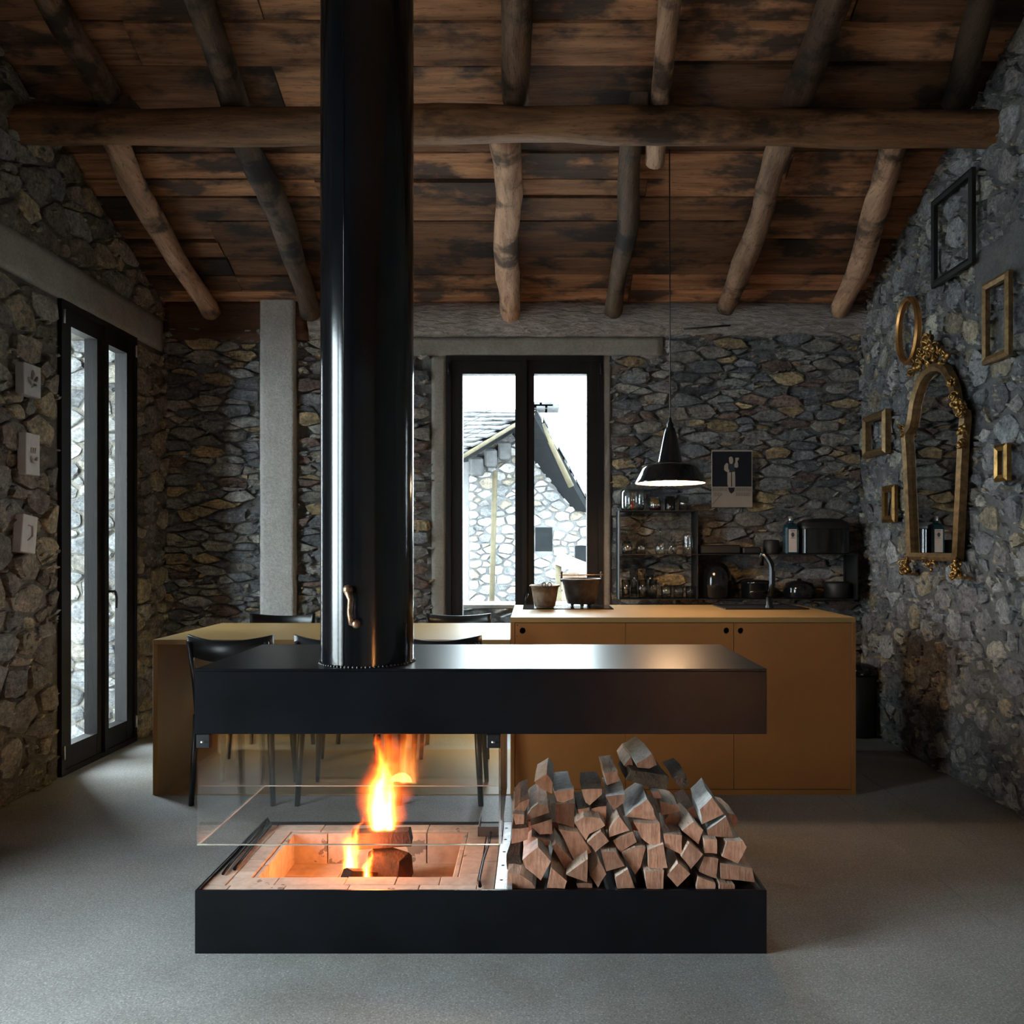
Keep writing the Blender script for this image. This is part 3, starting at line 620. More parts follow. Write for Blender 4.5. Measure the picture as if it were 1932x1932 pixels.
# fire: burning logs, ash, flames
M_char = wood('charred_log', (.006,.005,.005), (.055,.024,.014), (5,3,3), .9, 9, .8)
fl1 = MB(); 
def chunk(mb, c, dx, dy, dz, yaw, roll, seed):
    r_ = random.Random(seed); m = Matrix.Rotation(yaw,3,'Z') @ Matrix.Rotation(roll,3,'Y'); ring = []
    pr = [(-.5,-.5),(.1,-.55),(.5,-.4),(.45,.3),(.15,.5),(-.45,.42)]
    A = [Vector(c)+m @ Vector((-dx/2, p[0]*dy*r_.uniform(.9,1.1), p[1]*dz*r_.uniform(.9,1.1))) for p in pr]; Bq = [Vector(c)+m @ Vector((dx/2+r_.uniform(-.01,.01), p[0]*dy*r_.uniform(.85,1.05), p[1]*dz*r_.uniform(.85,1.05))) for p in pr]
    return mb.prism(A, Bq)
solid(chunk(MB(), (-.535,2.88,.236), .20, .075, .06, .12, -.0, 1), 'burning_log', M_char, 'split log lying on top of the burning logs in the pit', 'log', 'logs burning in the fire pit')
solid(chunk(MB(), (-.500,2.87,.145), .13, .10, .10, -.5, .05, 2), 'burning_log', M_char, 'charred thick log chunk under the burning log in the pit', 'log', 'logs burning in the fire pit')
solid(chunk(MB(), (-.590,2.81,.125), .14, .05, .045, .9, .35, 3), 'burning_log', M_char, 'thin charred log leaning into the flames in the pit', 'log', 'logs burning in the fire pit')
M_ash = flat('grey_ash', (.50,.48,.47), .95, 0, .2, .4, 60, .4); ash = MB(); ar = random.Random(9)
for i in range(150):
    x = ar.gauss(-.60,.10); yy = ar.gauss(2.80,.05); s_ = ar.uniform(.004,.012)
    if px0+.04 < x < px1-.04 and py0+.03 < yy < py1-.04: ash.ball((x,yy,.074+s_*.6), s_, 0, 6, (1,1,.8))
tag(build(ash, 'ash_bed', M_ash, None, (-.6,2.8,.072)), 'grey ash and charcoal bits on the fire pit floor', 'ash', None, 'stuff')
M_emb = emit('glowing_ember', (1,.12,.02), 3.0); em = MB()
for i in range(46):
    x = ar.choice([ar.gauss(-.57,.045), ar.gauss(-.41,.022)]); yy = ar.gauss(2.79,.025); s_ = ar.uniform(.004,.009); em.ball((x,yy,.078+s_), s_, 0, 6, (1.2,1,.7))
tag(build(em, 'ember_bed', M_emb, None, (-.55,2.8,.072)), 'glowing red embers under the burning logs', 'embers', None, 'stuff')
def flame_mat(name, k, lean, seed, hot):
    t = NT(name); tc = t.n('ShaderNodeTexCoord'); s = t.n('ShaderNodeSeparateXYZ'); t.l(tc.outputs['Object'], s.inputs[0])
    x, y, z = s.outputs; mp = t.n('ShaderNodeMapping'); mp.inputs['Scale'].default_value = (.5,.5,1.9); mp.inputs['Location'].default_value = (seed*3.1,seed,seed*1.7); t.l(tc.outputs['Object'], mp.inputs[0])
    n = t.noise(mp.outputs[0], 1.6, 3, .5); n2 = t.noise(mp.outputs[0], 4.5, 3, .5)
    xo = t.math('SUBTRACT', t.math('SUBTRACT', x, t.math('MULTIPLY', t.math('MULTIPLY', t.math('SUBTRACT', n, .5), z), 2.2)), t.math('MULTIPLY', z, lean))
    r = t.math('SQRT', t.math('ADD', t.math('MULTIPLY', xo, xo), t.math('MULTIPLY', y, y)))
    wz = t.math('MULTIPLY', t.math('MULTIPLY', t.math('POWER', t.math('MAXIMUM', z, .001), .30), t.math('POWER', t.math('MAXIMUM', t.math('SUBTRACT', 1, z), .001), .85)), 1.15)
    q = t.math('DIVIDE', r, t.math('MAXIMUM', t.math('MULTIPLY', wz, t.math('MULTIPLY_ADD', n2, .9, .55)), .02))
    d = t.math('MAXIMUM', t.math('SUBTRACT', 1, q), 0); heat = t.math('MULTIPLY', d, t.math('MULTIPLY_ADD', z, -.75, 1.15))
    col = t.ramp(heat, [(0,(1,.07,.008)), (.30,(1,.16,.015)), (.55,(1,.38,.05)), (.85,(1,.72,.25))])
    e = t.n('ShaderNodeEmission'); t.l(col, e.inputs[0]); t.l(t.math('MULTIPLY', t.math('POWER', heat, hot), k), e.inputs[1]); t.l(e.outputs[0], t.out.inputs['Volume'])
    t.mat.cycles.volume_step_rate = .25; return t.mat
fire = thing('fire', (-.55, 2.84, .08), 'tall yellow and orange flames rising from the burning logs', 'fire')
for c, w_, h_, k, lean, sd, hot in (((-.545,2.87,.245), .085, .36, 260, .1, 1, 1.6), ((-.505,2.87,.245), .055, .26, 260, -.1, 2, 1.5), ((-.632,2.80,.095), .062, .24, 240, .35, 3, 1.5), ((-.575,2.79,.088), .048, .15, 240, .4, 4, 1.5), ((-.53,2.87,.26), .16, .40, 26, .1, 5, 1.2)):
    mb = MB().lathe([(.35,0),(1.15,.1),(1.35,.4),(1.3,.8),(.9,1.0)], (0,0,0), 12, 0, True, True)
    o = build(mb, 'flame', flame_mat('flame_gas_%d' % sd, k, lean, sd, hot), fire, (0,0,0)); o.location = Vector(c)-WORLD[fire.name]; o.scale = (w_, w_*.75, h_)
    for v in o.data.vertices: pass
L = bpy.data.lights.new('fire_glow', 'POINT'); L.energy = 3.0; L.color = (1,.27,.07); L.shadow_soft_size = .05
lo = bpy.data.objects.new('fire_glow', L); scene.collection.objects.link(lo); lo.location = (-.57, 2.80, .235); lo['kind'] = 'helper'

# ---------------------------------------------------------------- firewood: every split log an object
def endgrain(name, a, b):
    t = NT(name); p = t.pos((1,1,1), 20); n = t.noise(p, 22, 6, .65); n2 = t.noise(t.pos((9,9,2), 20), 9, 4)
    c = t.ramp(t.math('MULTIPLY_ADD', n2, .5, t.math('MULTIPLY', n, .5)), [(.33,a),(.62,b)]); oi = t.n('ShaderNodeObjectInfo'); hs = t.n('ShaderNodeHueSaturation'); t.l(c, hs.inputs['Color']); t.l(t.math('MULTIPLY_ADD', oi.outputs['Random'], .62, .58), hs.inputs['Value'])
    return t.bsdf(hs.outputs[0], .85, 0, n2, .5, .004, .2)
M_end = endgrain('sawn_end', (.48,.195,.115), (.90,.48,.32))
M_split = wood('split_face', (.42,.28,.20), (.80,.66,.55), (8,1,8), .85, 20, .4)
M_birch_lit = concrete('window_lit_bark', (.52,.50,.48), (.86,.85,.84), 18, .6, .85, 0, .008)  # pale bark, whitened: back-window light on the log tops is in this colour
M_bark = wood('dark_bark', (.05,.032,.024), (.17,.11,.075), (5,2,5), .95, 20, 1.0)
LOGS = [((885,600),(945,540),(1045,470),(1090,540),(1115,628)), ((1410,545),(1500,455),(1585,580),(1425,655)), ((1460,690),(1600,590),(1655,745),(1470,735)),
 ((1285,695),(1370,630),(1440,690),(1405,795)), ((1440,750),(1535,755),(1535,860),(1445,855)), ((1565,880),(1600,770),(1720,765),(1745,810),(1680,930)),
 ((1550,920),(1785,960),(1805,1060),(1555,1035)), ((1405,985),(1440,875),(1545,890),(1530,1035)), ((1280,880),(1340,775),(1440,860),(1350,970)),
 ((1155,720),(1290,725),(1290,870),(1170,810)), ((945,635),(1135,640),(1140,790),(1060,795),(1000,745)), ((1045,830),(1160,785),(1190,960),(1050,960)),
 ((1025,980),(1165,970),(1160,1105),(1040,1105)), ((1180,1010),(1260,920),(1350,1000),(1255,1095)), ((1385,1090),(1400,1015),(1525,1060),(1525,1105),(1385,1105)),
 ((1545,1055),(1660,1075),(1660,1105),(1545,1105)), ((860,850),(960,810),(1035,815),(1000,950),(960,1010)), ((720,840),(830,845),(890,945),(755,985)),
 ((820,1020),(910,960),(960,1100),(835,1105)), ((640,1010),(710,905),(760,1000),(700,1100)), ((470,1005),(630,890),(625,1060)), ((800,765),(945,700),(975,775),(855,850)),
 ((775,745),(780,680),(850,590),(925,695)), ((620,780),(720,695),(780,770),(680,850)), ((530,640),(600,595),(720,605),(755,660),(640,720),(615,770)),
 ((165,900),(280,805),(375,910),(300,1050),(190,960)), ((340,1100),(370,950),(485,1050),(470,1105)), ((60,985),(150,1000),(240,1060),(265,1105),(65,1105)),
 ((55,860),(150,850),(175,970),(60,970)), ((370,800),(400,780),(525,905),(470,970)), ((420,680),(560,700),(660,850),(530,905),(480,800)), ((220,660),(380,610),(385,720),(290,725)),
 ((95,680),(215,670),(210,760),(90,790)), ((185,630),(230,540),(280,505),(350,520),(360,570)), ((100,575),(180,580),(180,650),(120,655)), ((390,420),(535,405),(530,470),(460,500),(410,490)),
 ((400,510),(540,500),(535,680),(400,640)), ((580,405),(730,400),(730,440),(640,520),(610,500)), ((750,455),(890,440),(880,500),(810,555)), ((650,540),(760,520),(760,610),(670,600)),
 ((250,350),(340,295),(385,360),(380,440),(290,400)), ((1165,620),(1200,570),(1275,600),(1275,705),(1165,700)), ((965,225),(1080,155),(1115,235),(1060,262),(975,255)),
 ((890,340),(930,270),(1200,310),(1190,410),(1080,400)), ((1220,330),(1310,290),(1350,380),(1280,400)), ((110,545),(150,500),(222,470),(190,560)), ((1075,425),(1125,415),(1150,470),(1090,470)),
 ((1610,570),(1660,580),(1690,630),(1650,680)), ((545,1065),(660,1065),(660,1105),(560,1105)), ((740,290),(840,275),(850,350),(760,380)), ((555,545),(640,530),(640,590),(560,590)),
 ((1130,490),(1260,520),(1280,560),(1140,590)), ((230,735),(370,770),(360,800),(290,800)), ((1290,560),(1370,520),(1400,600),(1330,620)), ((880,240),(930,175),(950,260),(930,280))]
BARKY = {28,31,37,39,44,45,48,50,53,32,43}; WHITE = {0,1,25,33,35,37,38,42,45,54,2,40,50,46}
LBL = {'n': 'split firewood log with reddish sawn end in the stack', 'w': 'split firewood log with whitish upper face in the stack', 'b': 'dark bark-covered firewood log in the stack'}
OWN = {42: 'topmost split log perched on the stack', 43: 'dark brown split slab lying just under the topmost log', 1: 'large split log with whitish face high at the outer end of the stack',
       6: 'wide flat split log at the outer lower corner of the stack', 27: 'half-round log end with bark arc at the bottom beside the divider strip', 25: 'large square split log low in the stack beside the divider strip',
       35: 'half-round log with flat whitish top in the upper row', 0: 'large triangular split log with whitish face in the middle of the stack', 40: 'reddish log standing proud on top of the fire end of the stack', 44: 'dark bark chunk beside the topmost log'}
lr = random.Random(17); NF = len(LOGS)
for gy_ in (690,):                            # second row, glimpsed through the gaps
    for gx_ in range(250, 1560, 175): LOGS.append(tuple((gx_+78*math.cos(a+gx_), gy_+72*math.sin(a+gx_)) for a in (0,1.2,2.3,3.5,4.6,5.5)))
for i, poly in enumerate(LOGS):
    cyc = sum(p[1] for p in poly)/len(poly); up = max(0, (1090-cyc)/1000)
    yf = 2.556+.02*lr.random()+.13*up**1.3; ln = lr.uniform(.17,.23)
    if i >= NF: yf = 2.80+.02*lr.random(); BARKY.add(i)
    if i in (30,29,36,39,50,51,53,28,31,32): yf += .05
    if i in (41,46,47,52,53,54): yf += .06
    cxx = sum(p[0] for p in poly)/len(poly); pts = []
    n = len(poly)
    for j, p in enumerate(poly):                       # add a soft midpoint on every edge
        q = poly[(j+1)%n]; pts.append(p); pts.append(((p[0]+q[0])/2+lr.uniform(-4,4), (p[1]+q[1])/2+lr.uniform(-4,4)))
    A = [P(940+.26915*(cxx+(x-cxx)*.955), 1380+.26915*(cyc+(y-cyc)*.955), yf) for x, y in pts]
    c0 = sum(A, Vector())/len(A); sx_, sz_ = lr.uniform(-.012,.012), lr.uniform(-.004,.010)
    if i == 42: sx_, sz_ = -.03, .02
    k = lr.uniform(.86,.97); Bq, C_ = [], []
    for a in A:
        j1 = lr.uniform(-.004,.004); C_.append(Vector((c0.x+(a.x-c0.x)*(1-(1-k)*.4)+sx_*.5+j1, yf+ln*.5, c0.z+(a.z-c0.z)*(1-(1-k)*.4)+sz_*.5+j1)))
        Bq.append(Vector((c0.x+(a.x-c0.x)*k+sx_, yf+ln, c0.z+(a.z-c0.z)*k+sz_)))
    mb = MB(); m = len(A); side = M_bark if i in BARKY else (M_birch_lit if i in WHITE else M_split)
    mb.add(A+C_+Bq, [(j,(j+1)%m,m+(j+1)%m,m+j) for j in range(m)]+[(m+j,m+(j+1)%m,2*m+(j+1)%m,2*m+j) for j in range(m)], 1)
    mb.f += [tuple(range(m-1,-1,-1)), tuple(2*m+j for j in range(m))]; mb.m += [0,0]; mb.s += [False,False]
    solid(mb, 'firewood_log', [M_end if i not in (28,43,44) else M_bark, side], 'dark bark-covered log in the second row behind the stack front' if i >= NF else OWN[i] if i in OWN else LBL['b' if i in BARKY else 'w' if i in WHITE else 'n'], 'log', 'firewood stacked on the hearth tray', c0)
# ---------------------------------------------------------------- table loop and kitchen block
TY0, TY1 = 4.14, 5.05
tbl = thing('dining_table', (-1.02, 4.6, 0), 'long ochre dining table with full end panel, joined to the kitchen block', 'table')
build(MB().box(-1.923, -.121, TY0, TY1, .758, .7826, 0, .0015), 'tabletop', M_ochre, tbl)
build(MB().box(-1.923, -1.898, TY0, TY1, 0, .757, 0, .0015), 'end_panel', M_ochre, tbl)
build(MB().box(-1.897, -.121, TY0, TY1, 0, .005), 'base_plate', M_ochre, tbl)
KX0, KX1, KZ = -.12, 1.621, .895
kit = thing('kitchen_block', (.75, 4.6, 0), 'ochre kitchen block with three plain doors and finger holes', 'cabinet')
build(MB().box(KX0, KX1, TY0, TY1-.01, KZ-.026, KZ, 0, .0015), 'worktop', M_ochre, kit)
build(MB().box(KX0, KX0+.022, TY0, TY1-.01, 0, KZ-.0265, 0, .001), 'side_panel', M_ochre2, kit)
build(MB().box(KX1-.022, KX1, TY0, TY1-.01, 0, KZ-.0265, 0, .001), 'side_panel', M_ochre2, kit)
build(MB().box(KX0+.022, KX1-.022, TY1-.032, TY1-.012, 0, KZ-.0265), 'back_panel', M_ochre2, kit)
build(MB().box(KX0+.022, KX1-.022, TY0+.03, TY1-.032, .02, .045), 'bottom_panel', M_blackmatt, kit)
build(MB().box(KX0+.0225, KX1-.0225, TY0+.002, TY0+.022, 0, .026), 'plinth', M_ochre2, kit)
def door_with_hole(x0, x1, hx, z0=.030, z1=.866):
    """Door leaf with a real round finger hole."""
    hz, r, n = .8296+.001, .0155, 20; hz = 1.25-(1190-1032)/374.4; yf, yb = TY0+.001, TY0+.020
    mb = MB(); c = [(hx+r*math.cos(2*math.pi*i/n), hz+r*math.sin(2*math.pi*i/n)) for i in range(n)]
    s = .03; sq = []
    for i in range(n):
        a = 2*math.pi*i/n; k = s/max(abs(math.cos(a)), abs(math.sin(a))); sq.append((hx+k*math.cos(a), hz+k*math.sin(a)))
    for y_, fl_ in ((yf,False),(yb,True)):
        V = [(a, y_, b) for a, b in c]+[(a, y_, b) for a, b in sq]; mb.add(V, [(i,(i+1)%n,n+(i+1)%n,n+i) for i in range(n)])
        xa, xb, za, zb = hx-s, hx+s, hz-s, hz+s
        for q in ((x0,xa,z0,z1),(xb,x1,z0,z1),(xa,xb,z0,za),(xa,xb,zb,z1)):
            mb.add([(q[0],y_,q[2]),(q[1],y_,q[2]),(q[1],y_,q[3]),(q[0],y_,q[3])], [(0,1,2,3)])
    mb.add([(a,yf,b) for a,b in c]+[(a,yb,b) for a,b in c], [(i,(i+1)%n,n+(i+1)%n,n+i) for i in range(n)])
    e = [(x0,z0),(x1,z0),(x1,z1),(x0,z1)]; mb.add([(a,yf,b) for a,b in e]+[(a,yb,b) for a,b in e], [(i,(i+1)%4,4+(i+1)%4,4+i) for i in range(4)])
    d = build(mb, 'cabinet_door', M_ochre2, kit); return d
dx = lambda px: (px-CX)/374.4
for a, b, h in ((KX0+.024, dx(1180)-.0012, dx(986)), (dx(1180)+.0012, dx(1384.5)-.0012, dx(1371)), (dx(1384.5)+.0012, KX1-.024, dx(1398))): door_with_hole(a, b, h)
# hob, pots, sink, tap
solid(MB().box(-.065, .452, 4.665, 4.985, KZ, KZ+.005, 0, .0012), 'cooktop', M_enamel, 'flat black glass cooktop set on the worktop under the window', 'cooktop')
M_pot1 = flat('worn_bronze', (.17,.115,.08), .5, .5, .5, .6, 22, .3); M_pot2 = flat('dark_copper', (.06,.042,.032), .42, .6, .5, .6, 18, .2)
p = P(1028, 1148, 4.74); hz0 = KZ+.006
pot = thing('bronze_pot', (p.x, 4.74, hz0), 'small worn bronze bucket pot with ring handles on the cooktop', 'pot')
build(MB().lathe([(.0001,.006),(.056,.006),(.060,.012),(.066,.04),(.073,.085),(.079,.118),(.088,.122),(.089,.129),(.083,.131),(.075,.125),(.068,.08),(.058,.02),(.0001,.016)], (p.x,4.74,hz0), 28), 'body', M_pot1, pot)
build(MB().lathe([(.050,0),(.056,.006),(.0001,.006)], (p.x,4.74,hz0), 28), 'foot_ring', M_pot1, pot)
for o_ in (-.006, .026):
    c = (p.x+o_, 4.74-.083, hz0+.135); build(MB().tube([(c[0]+.011*math.cos(a), c[1]+.004*math.sin(a), c[2]+.011*math.sin(a)) for a in np.linspace(0,2*math.pi,13)], .003, 6), 'ring_handle', M_black, pot)
p = P(1097, 1143, 4.86)
pot = thing('copper_pot', (p.x, 4.86, hz0), 'large dark copper cauldron with raised side ears on the cooktop', 'pot')
build(MB().lathe([(.0001,.014),(.08,.014),(.086,.02),(.095,.06),(.108,.12),(.115,.15),(.122,.154),(.123,.162),(.116,.163),(.110,.155),(.1,.10),(.08,.028),(.0001,.024)], (p.x,4.86,hz0), 32), 'body', M_pot2, pot)
for an in (.6, 2.7, 4.71):
    build(MB().tube([(p.x+.06*math.cos(an),4.86+.06*math.sin(an),hz0),(p.x+.058*math.cos(an),4.86+.058*math.sin(an),hz0+.02)], [.009,.013], 8), 'foot', M_pot2, pot)
for s_ in (-1, 1): build(MB().tube([(p.x+s_*.118,4.86,hz0+.145),(p.x+s_*.118,4.86,hz0+.196)], [.007,.006], 8).ball((p.x+s_*.118,4.86,hz0+.196), .008), 'ear', M_pot2, pot)
build(MB().tube([(p.x-.132,4.86,hz0+.184),(p.x+.132,4.86,hz0+.184)], .0035, 8), 'bail_bar', M_brass, pot)
sk = thing('sink', (1.32, 4.83, KZ), 'black sink with raised rim set into the worktop', 'sink')
build(MB().box(1.085,1.56,4.655,4.72,KZ,KZ+.007,0,.002).box(1.085,1.56,4.975,5.0,KZ,KZ+.007,0,.002).box(1.085,1.11,4.72,4.975,KZ,KZ+.007,0,.002).box(1.50,1.56,4.72,4.975,KZ,KZ+.007,0,.002), 'rim', M_black, sk)
build(MB().box(1.11,1.50,4.72,4.975,KZ+.0005,KZ+.0025), 'basin_cover', M_blackmatt, sk)
M_tap = flat('gunmetal', (.05,.052,.056), .22, .9, .5, .2, 5, .01)
tx, ty = (1452-CX)*4.69/F, 4.69
tap = thing('kitchen_tap', (tx, ty, KZ+.007), 'tall gunmetal kitchen tap with hooked spout standing by the sink', 'tap')
tp = lambda px, py, d=0: P(px, py, ty+d)
build(MB().lathe([(.024,0),(.024,.012),(.019,.016),(.019,.06),(.0001,.06)], (tx,ty,KZ+.007), 16), 'base', M_black, tap)
build(MB().tube([(tx,ty,KZ+.05), tp(1457,1100), tp(1457,1074), tp(1455,1064,.01), tp(1449,1054,.025), tp(1443,1047,.04), tp(1439,1046,.05), tp(1437,1050,.06), tp(1437,1067,.065)], [.017,.017,.017,.017,.017,.016,.015,.014,.013], 14), 'spout', M_tap, tap)
build(MB().tube([tp(1446,1118,-.01), tp(1436,1115,-.03), tp(1415,1118,-.05)], [.012,.008,.006], 10), 'lever', M_tap, tap)
# chairs
def make_chair():
    root = thing('dining_chair', (0,0,0)); WORLD[root.name] = Vector()
    sv = [( .21*math.copysign(abs(math.cos(a))**.6, math.cos(a))*(1.0+.06*math.sin(a)), .20*math.copysign(abs(math.sin(a))**.6, math.sin(a))) for a in np.linspace(0,2*math.pi,25)[:-1]]
    build(MB().prism([(x,y,.435) for x,y in sv],[(x,y,.46) for x,y in sv]), 'seat', M_black, root)
    for s in (-1,1):
        build(MB().tube([(s*.175,.165,.437),(s*.195,.20,.0062)], [.018,.012], 8), 'leg', M_black, root)
        build(MB().tube([(s*.178,-.17,.437),(s*.198,-.19,0)], [.019,.013], 8), 'leg', M_black, root)
        build(MB().tube([(s*.175,-.165,.44),(s*.178,-.20,.62),(s*.185,-.25,.80)], [.017,.014,.012], 8), 'back_post', M_black, root)
    build(MB().tube([(-.17,.15,.425),(.17,.15,.425)], .012, 6).tube([(-.17,-.15,.425),(.17,-.15,.425)], .012, 6).tube([(-.165,-.15,.425),(-.165,.15,.425)], .012, 6).tube([(.165,-.15,.425),(.165,.15,.425)], .012, 6), 'apron', M_black, root)
    k = 16; V = []
    for i in range(k+1):
        t = -1+2*i/k; x = .205*t; yb = -.285+.075*t*t; zt = .828-.022*(1-t*t); zb = .705+.028*(1-abs(t))*0+.03*t*t
        V += [(x,yb,zb),(x,yb-.012,zt),(x,yb+.018,zt),(x,yb+.02,zb)]
    Fc = [(4*i+j,4*i+(j+1)%4,4*i+4+(j+1)%4,4*i+4+j) for i in range(k) for j in range(4)]+[(3,2,1,0),(4*k,4*k+1,4*k+2,4*k+3)]
    build(MB().add(V, Fc, 0, True), 'backrest', M_black, root); return root
ch = make_chair()
spots = [(-1.46,4.16,0,'n'), (-.95,4.16,.02,'n'), (-.452,4.16,-.02,'n'), (-1.60,5.02,math.pi,'f'), (-.475,5.02,math.pi+.03,'f'), (-1.05,5.02,math.pi-.02,'f')]
for i, (x, y, rz, s) in enumerate(spots):
    o = ch if i == 0 else copy_tree(ch); o.location = (x, y, 0); o.rotation_euler.z = rz
    lab = 'black wooden chair behind the flue, between the table and the fireplace' if s == 'n' else 'black wooden chair on the stone wall side of the table'
    if i == 0: lab = 'black wooden chair beside the end panel of the ochre table'
    tag(o, lab, 'chair', 'chairs around the ochre table')

# ---------------------------------------------------------------- wall shelf and what stands on it
SY0, SY1 = 5.45, 5.655; sX = lambda px: (px-CX)*SY0/F; sZ = lambda py: EYE-(py-CY)*SY0/F
shf = thing('open_shelf', (sX(1394), SY1, sZ(1130)), 'black steel wall shelf unit with tall glass compartment and long lower bay', 'shelf')
x0, xm, x1 = sX(1169), sX(1316), sX(1618); z0, z1, z2 = sZ(1130), sZ(1045.5), sZ(963); ZS = (z0, z1, z2)
for a, b, z in ((x0,x1,z0),(x0,x1,z1),(x0,xm,z2)): build(MB().box(a,b,SY0,SY1,z-.004,z), 'shelf_board', M_blackmatt, shf)
for x, zt in ((x0,z2),(xm,z2),(x1,z1+.0)): build(MB().box(x-.003,x+.003,SY0,SY1,z0-.004,zt-.004 if zt == z1 else zt), 'side_plate', M_blackmatt, shf)
for x in (xm+.012, x1-.012): build(MB().box(x-.006,x+.006,SY1-.012,SY1,z0,(z2 if x < 1.5 else z1)-.004), 'upright', M_blackmatt, shf)
z0, z1, z2 = z0+.001, z1+.001, z2+.001                   # things stand a hair above the boards
def on(z, prof, px, y, name, mat, label, cat, group=None, n=20, parts=()):
    x = (px-CX)*y/F; o = tag(build(MB().lathe(prof, (x,y,z), n), name, mat, None, (x,y,z)), label, cat, group)
    for nm, pr, m in parts: build(MB().lathe(pr, (x,y,z), n), nm, m, o)
    return o
def cup(r0, r1, h, t=.002): return [(.0001,.0005),(r0,.0005),(r1,h),(r1-t,h),(r0-t,.006),(.0001,.006)]
yc = 5.55
M_red = flat('red_wrapper', (.5,.05,.03), .4); M_pale = flat('pale_paste', (.55,.5,.45), .6); M_amber = flat('amber_honey', (.45,.24,.04), .3); M_wine = flat('dark_jam', (.06,.008,.012), .4)
on(z2, [(.0001,.001),(.070,.001),(.082,.02),(.083,.125),(.070,.145),(.04,.15),(.04,.147),(.068,.141),(.080,.122),(.079,.022),(.068,.006),(.0001,.006)], 1193.5, yc, 'glass_jar', M_jar, 'large glass storage jar with knobbed lid and red sweets inside, on top of the shelf', 'jar',
   parts=(('lid', [(.078,.146),(.06,.160),(.03,.172),(.012,.176),(.012,.182),(.018,.190),(.014,.199),(.0001,.201)], M_jar), ('red_sweet', [(.0001,.008),(.012,.012),(.016,.04),(.010,.066),(.0001,.07)], M_red)))
on(z2, [(.0001,.001),(.034,.001),(.042,.02),(.040,.06),(.030,.088),(.030,.096),(.028,.096),(.028,.088),(.038,.06),(.040,.02),(.032,.006),(.0001,.006)], 1236, yc, 'honey_jar', M_jar, 'round jar of honey over dark jam on top of the shelf', 'jar',
   parts=(('honey', [(.0001,.032),(.037,.032),(.036,.06),(.028,.085),(.0001,.085)], M_amber), ('jam', [(.0001,.007),(.035,.007),(.037,.031),(.0001,.031)], M_wine)))
on(z2, [(.0001,0),(.034,0),(.035,.004),(.035,.082),(.032,.086),(.032,.098),(.0001,.1)], 1264, yc, 'dark_tin', M_enamel, 'glossy black tin standing on top of the shelf', 'tin')
on(z2, cup(.033,.034,.098), 1290, yc, 'glass_tumbler', M_jar, 'straight glass tumbler on top of the shelf beside the black tin', 'glass')
wine = [(.030,.001),(.031,.0),(.038,.03),(.036,.06),(.022,.086),(.005,.092),(.004,.15),(.006,.165),(.032,.170),(.032,.172),(.004,.173),(.0001,.173)]
for px, dy in ((1183,-.03), (1209,.02), (1246,-.03), (1267,.03)):
    on(z1, wine, px, yc+dy, 'wine_glass', M_jar, 'upturned wine glass standing in the middle shelf compartment', 'glass', 'upturned wine glasses')
on(z1, [(.0001,.001),(.036,.001),(.038,.05),(.034,.10),(.038,.12),(.03,.135),(.0001,.14)], 1298, yc, 'glass_carafe', M_jar, 'cut glass carafe with stopper on the middle shelf beside the wine glasses', 'carafe')
for px, dy in ((1181,-.05), (1196,.04), (1212,-.05), (1226,.04), (1232,-.04)):
    on(z0, cup(.026,.030,.20 if dy > 0 else .125), px, yc+dy, 'tall_glass', M_jar, 'taller clear drinking glass on the bottom shelf' if dy > 0 else 'shorter straight drinking glass in front on the bottom shelf', 'glass', 'drinking glasses on the bottom shelf')
for px in (1257, 1280, 1303): on(z0, cup(.032,.038,.080), px, yc-.03, 'whisky_tumbler', M_jar, 'short wide tumbler in the row of three on the bottom shelf', 'glass', 'short tumblers')
# black kitchenware in the long bay
def bb(name, px0, px1, pyt, z, label, cat, mat=M_blackmatt, y0=5.47, y1=5.64, bev=.008, parts=()):
    xa, xb = (px0-CX)*y0/F, (px1-CX)*y0/F; zt = EYE-(pyt-CY)*y0/F
    return solid(MB().box(xa,xb,y0,y1,z,zt,0,bev), name, mat, label, cat)
bb('radio', 1322, 1398, 1028, z1, 'low black radio box on the upper board of the long bay', 'radio')
bb('tray', 1402, 1436, 1032, z1, 'low black tray box between radio and canister', 'box')
on(z1, [(.0001,0),(.05,0),(.052,.004),(.052,.088),(.046,.094),(.0001,.096)], 1455, yc, 'canister', M_blackmatt, 'round black canister on the shelf behind the tap', 'canister')
M_teal = glassy('teal_glass', (.10,.30,.36), 1.3, .03, 1.5, .05).mat; M_label = flat('bottle_label', (.55,.50,.46), .7)
bx0, bx1 = (1481-CX)*5.5/F, (1506-CX)*5.5/F; bt = thing('gin_bottle', ((bx0+bx1)/2, 5.52, z1), 'square teal glass bottle with pale paper label on the shelf', 'bottle')
cxb = (bx0+bx1)/2; hw = (bx1-bx0)/2
sq = lambda h, z: [(cxb-h*.75,5.52-h,z),(cxb+h*.75,5.52-h,z),(cxb+h,5.52-h*.75,z),(cxb+h,5.52+h*.75,z),(cxb+h*.75,5.52+h,z),(cxb-h*.75,5.52+h,z),(cxb-h,5.52+h*.75,z),(cxb-h,5.52-h*.75,z)]
mb = MB(); rings = [sq(hw*.95,z1+.001),sq(hw,z1+.008),sq(hw,z1+.175),sq(hw*.8,z1+.195),sq(hw*.34,z1+.208),sq(hw*.34,z1+.222)]
for a, b in zip(rings, rings[1:]): mb.add(list(a)+list(b), [(j,(j+1)%8,8+(j+1)%8,8+j) for j in range(8)], 0, False)
mb.add(rings[0], [tuple(range(8))]); build(mb, 'glass_body', flat('teal_bottle', (.008,.035,.048), .12, 0, .7), bt)
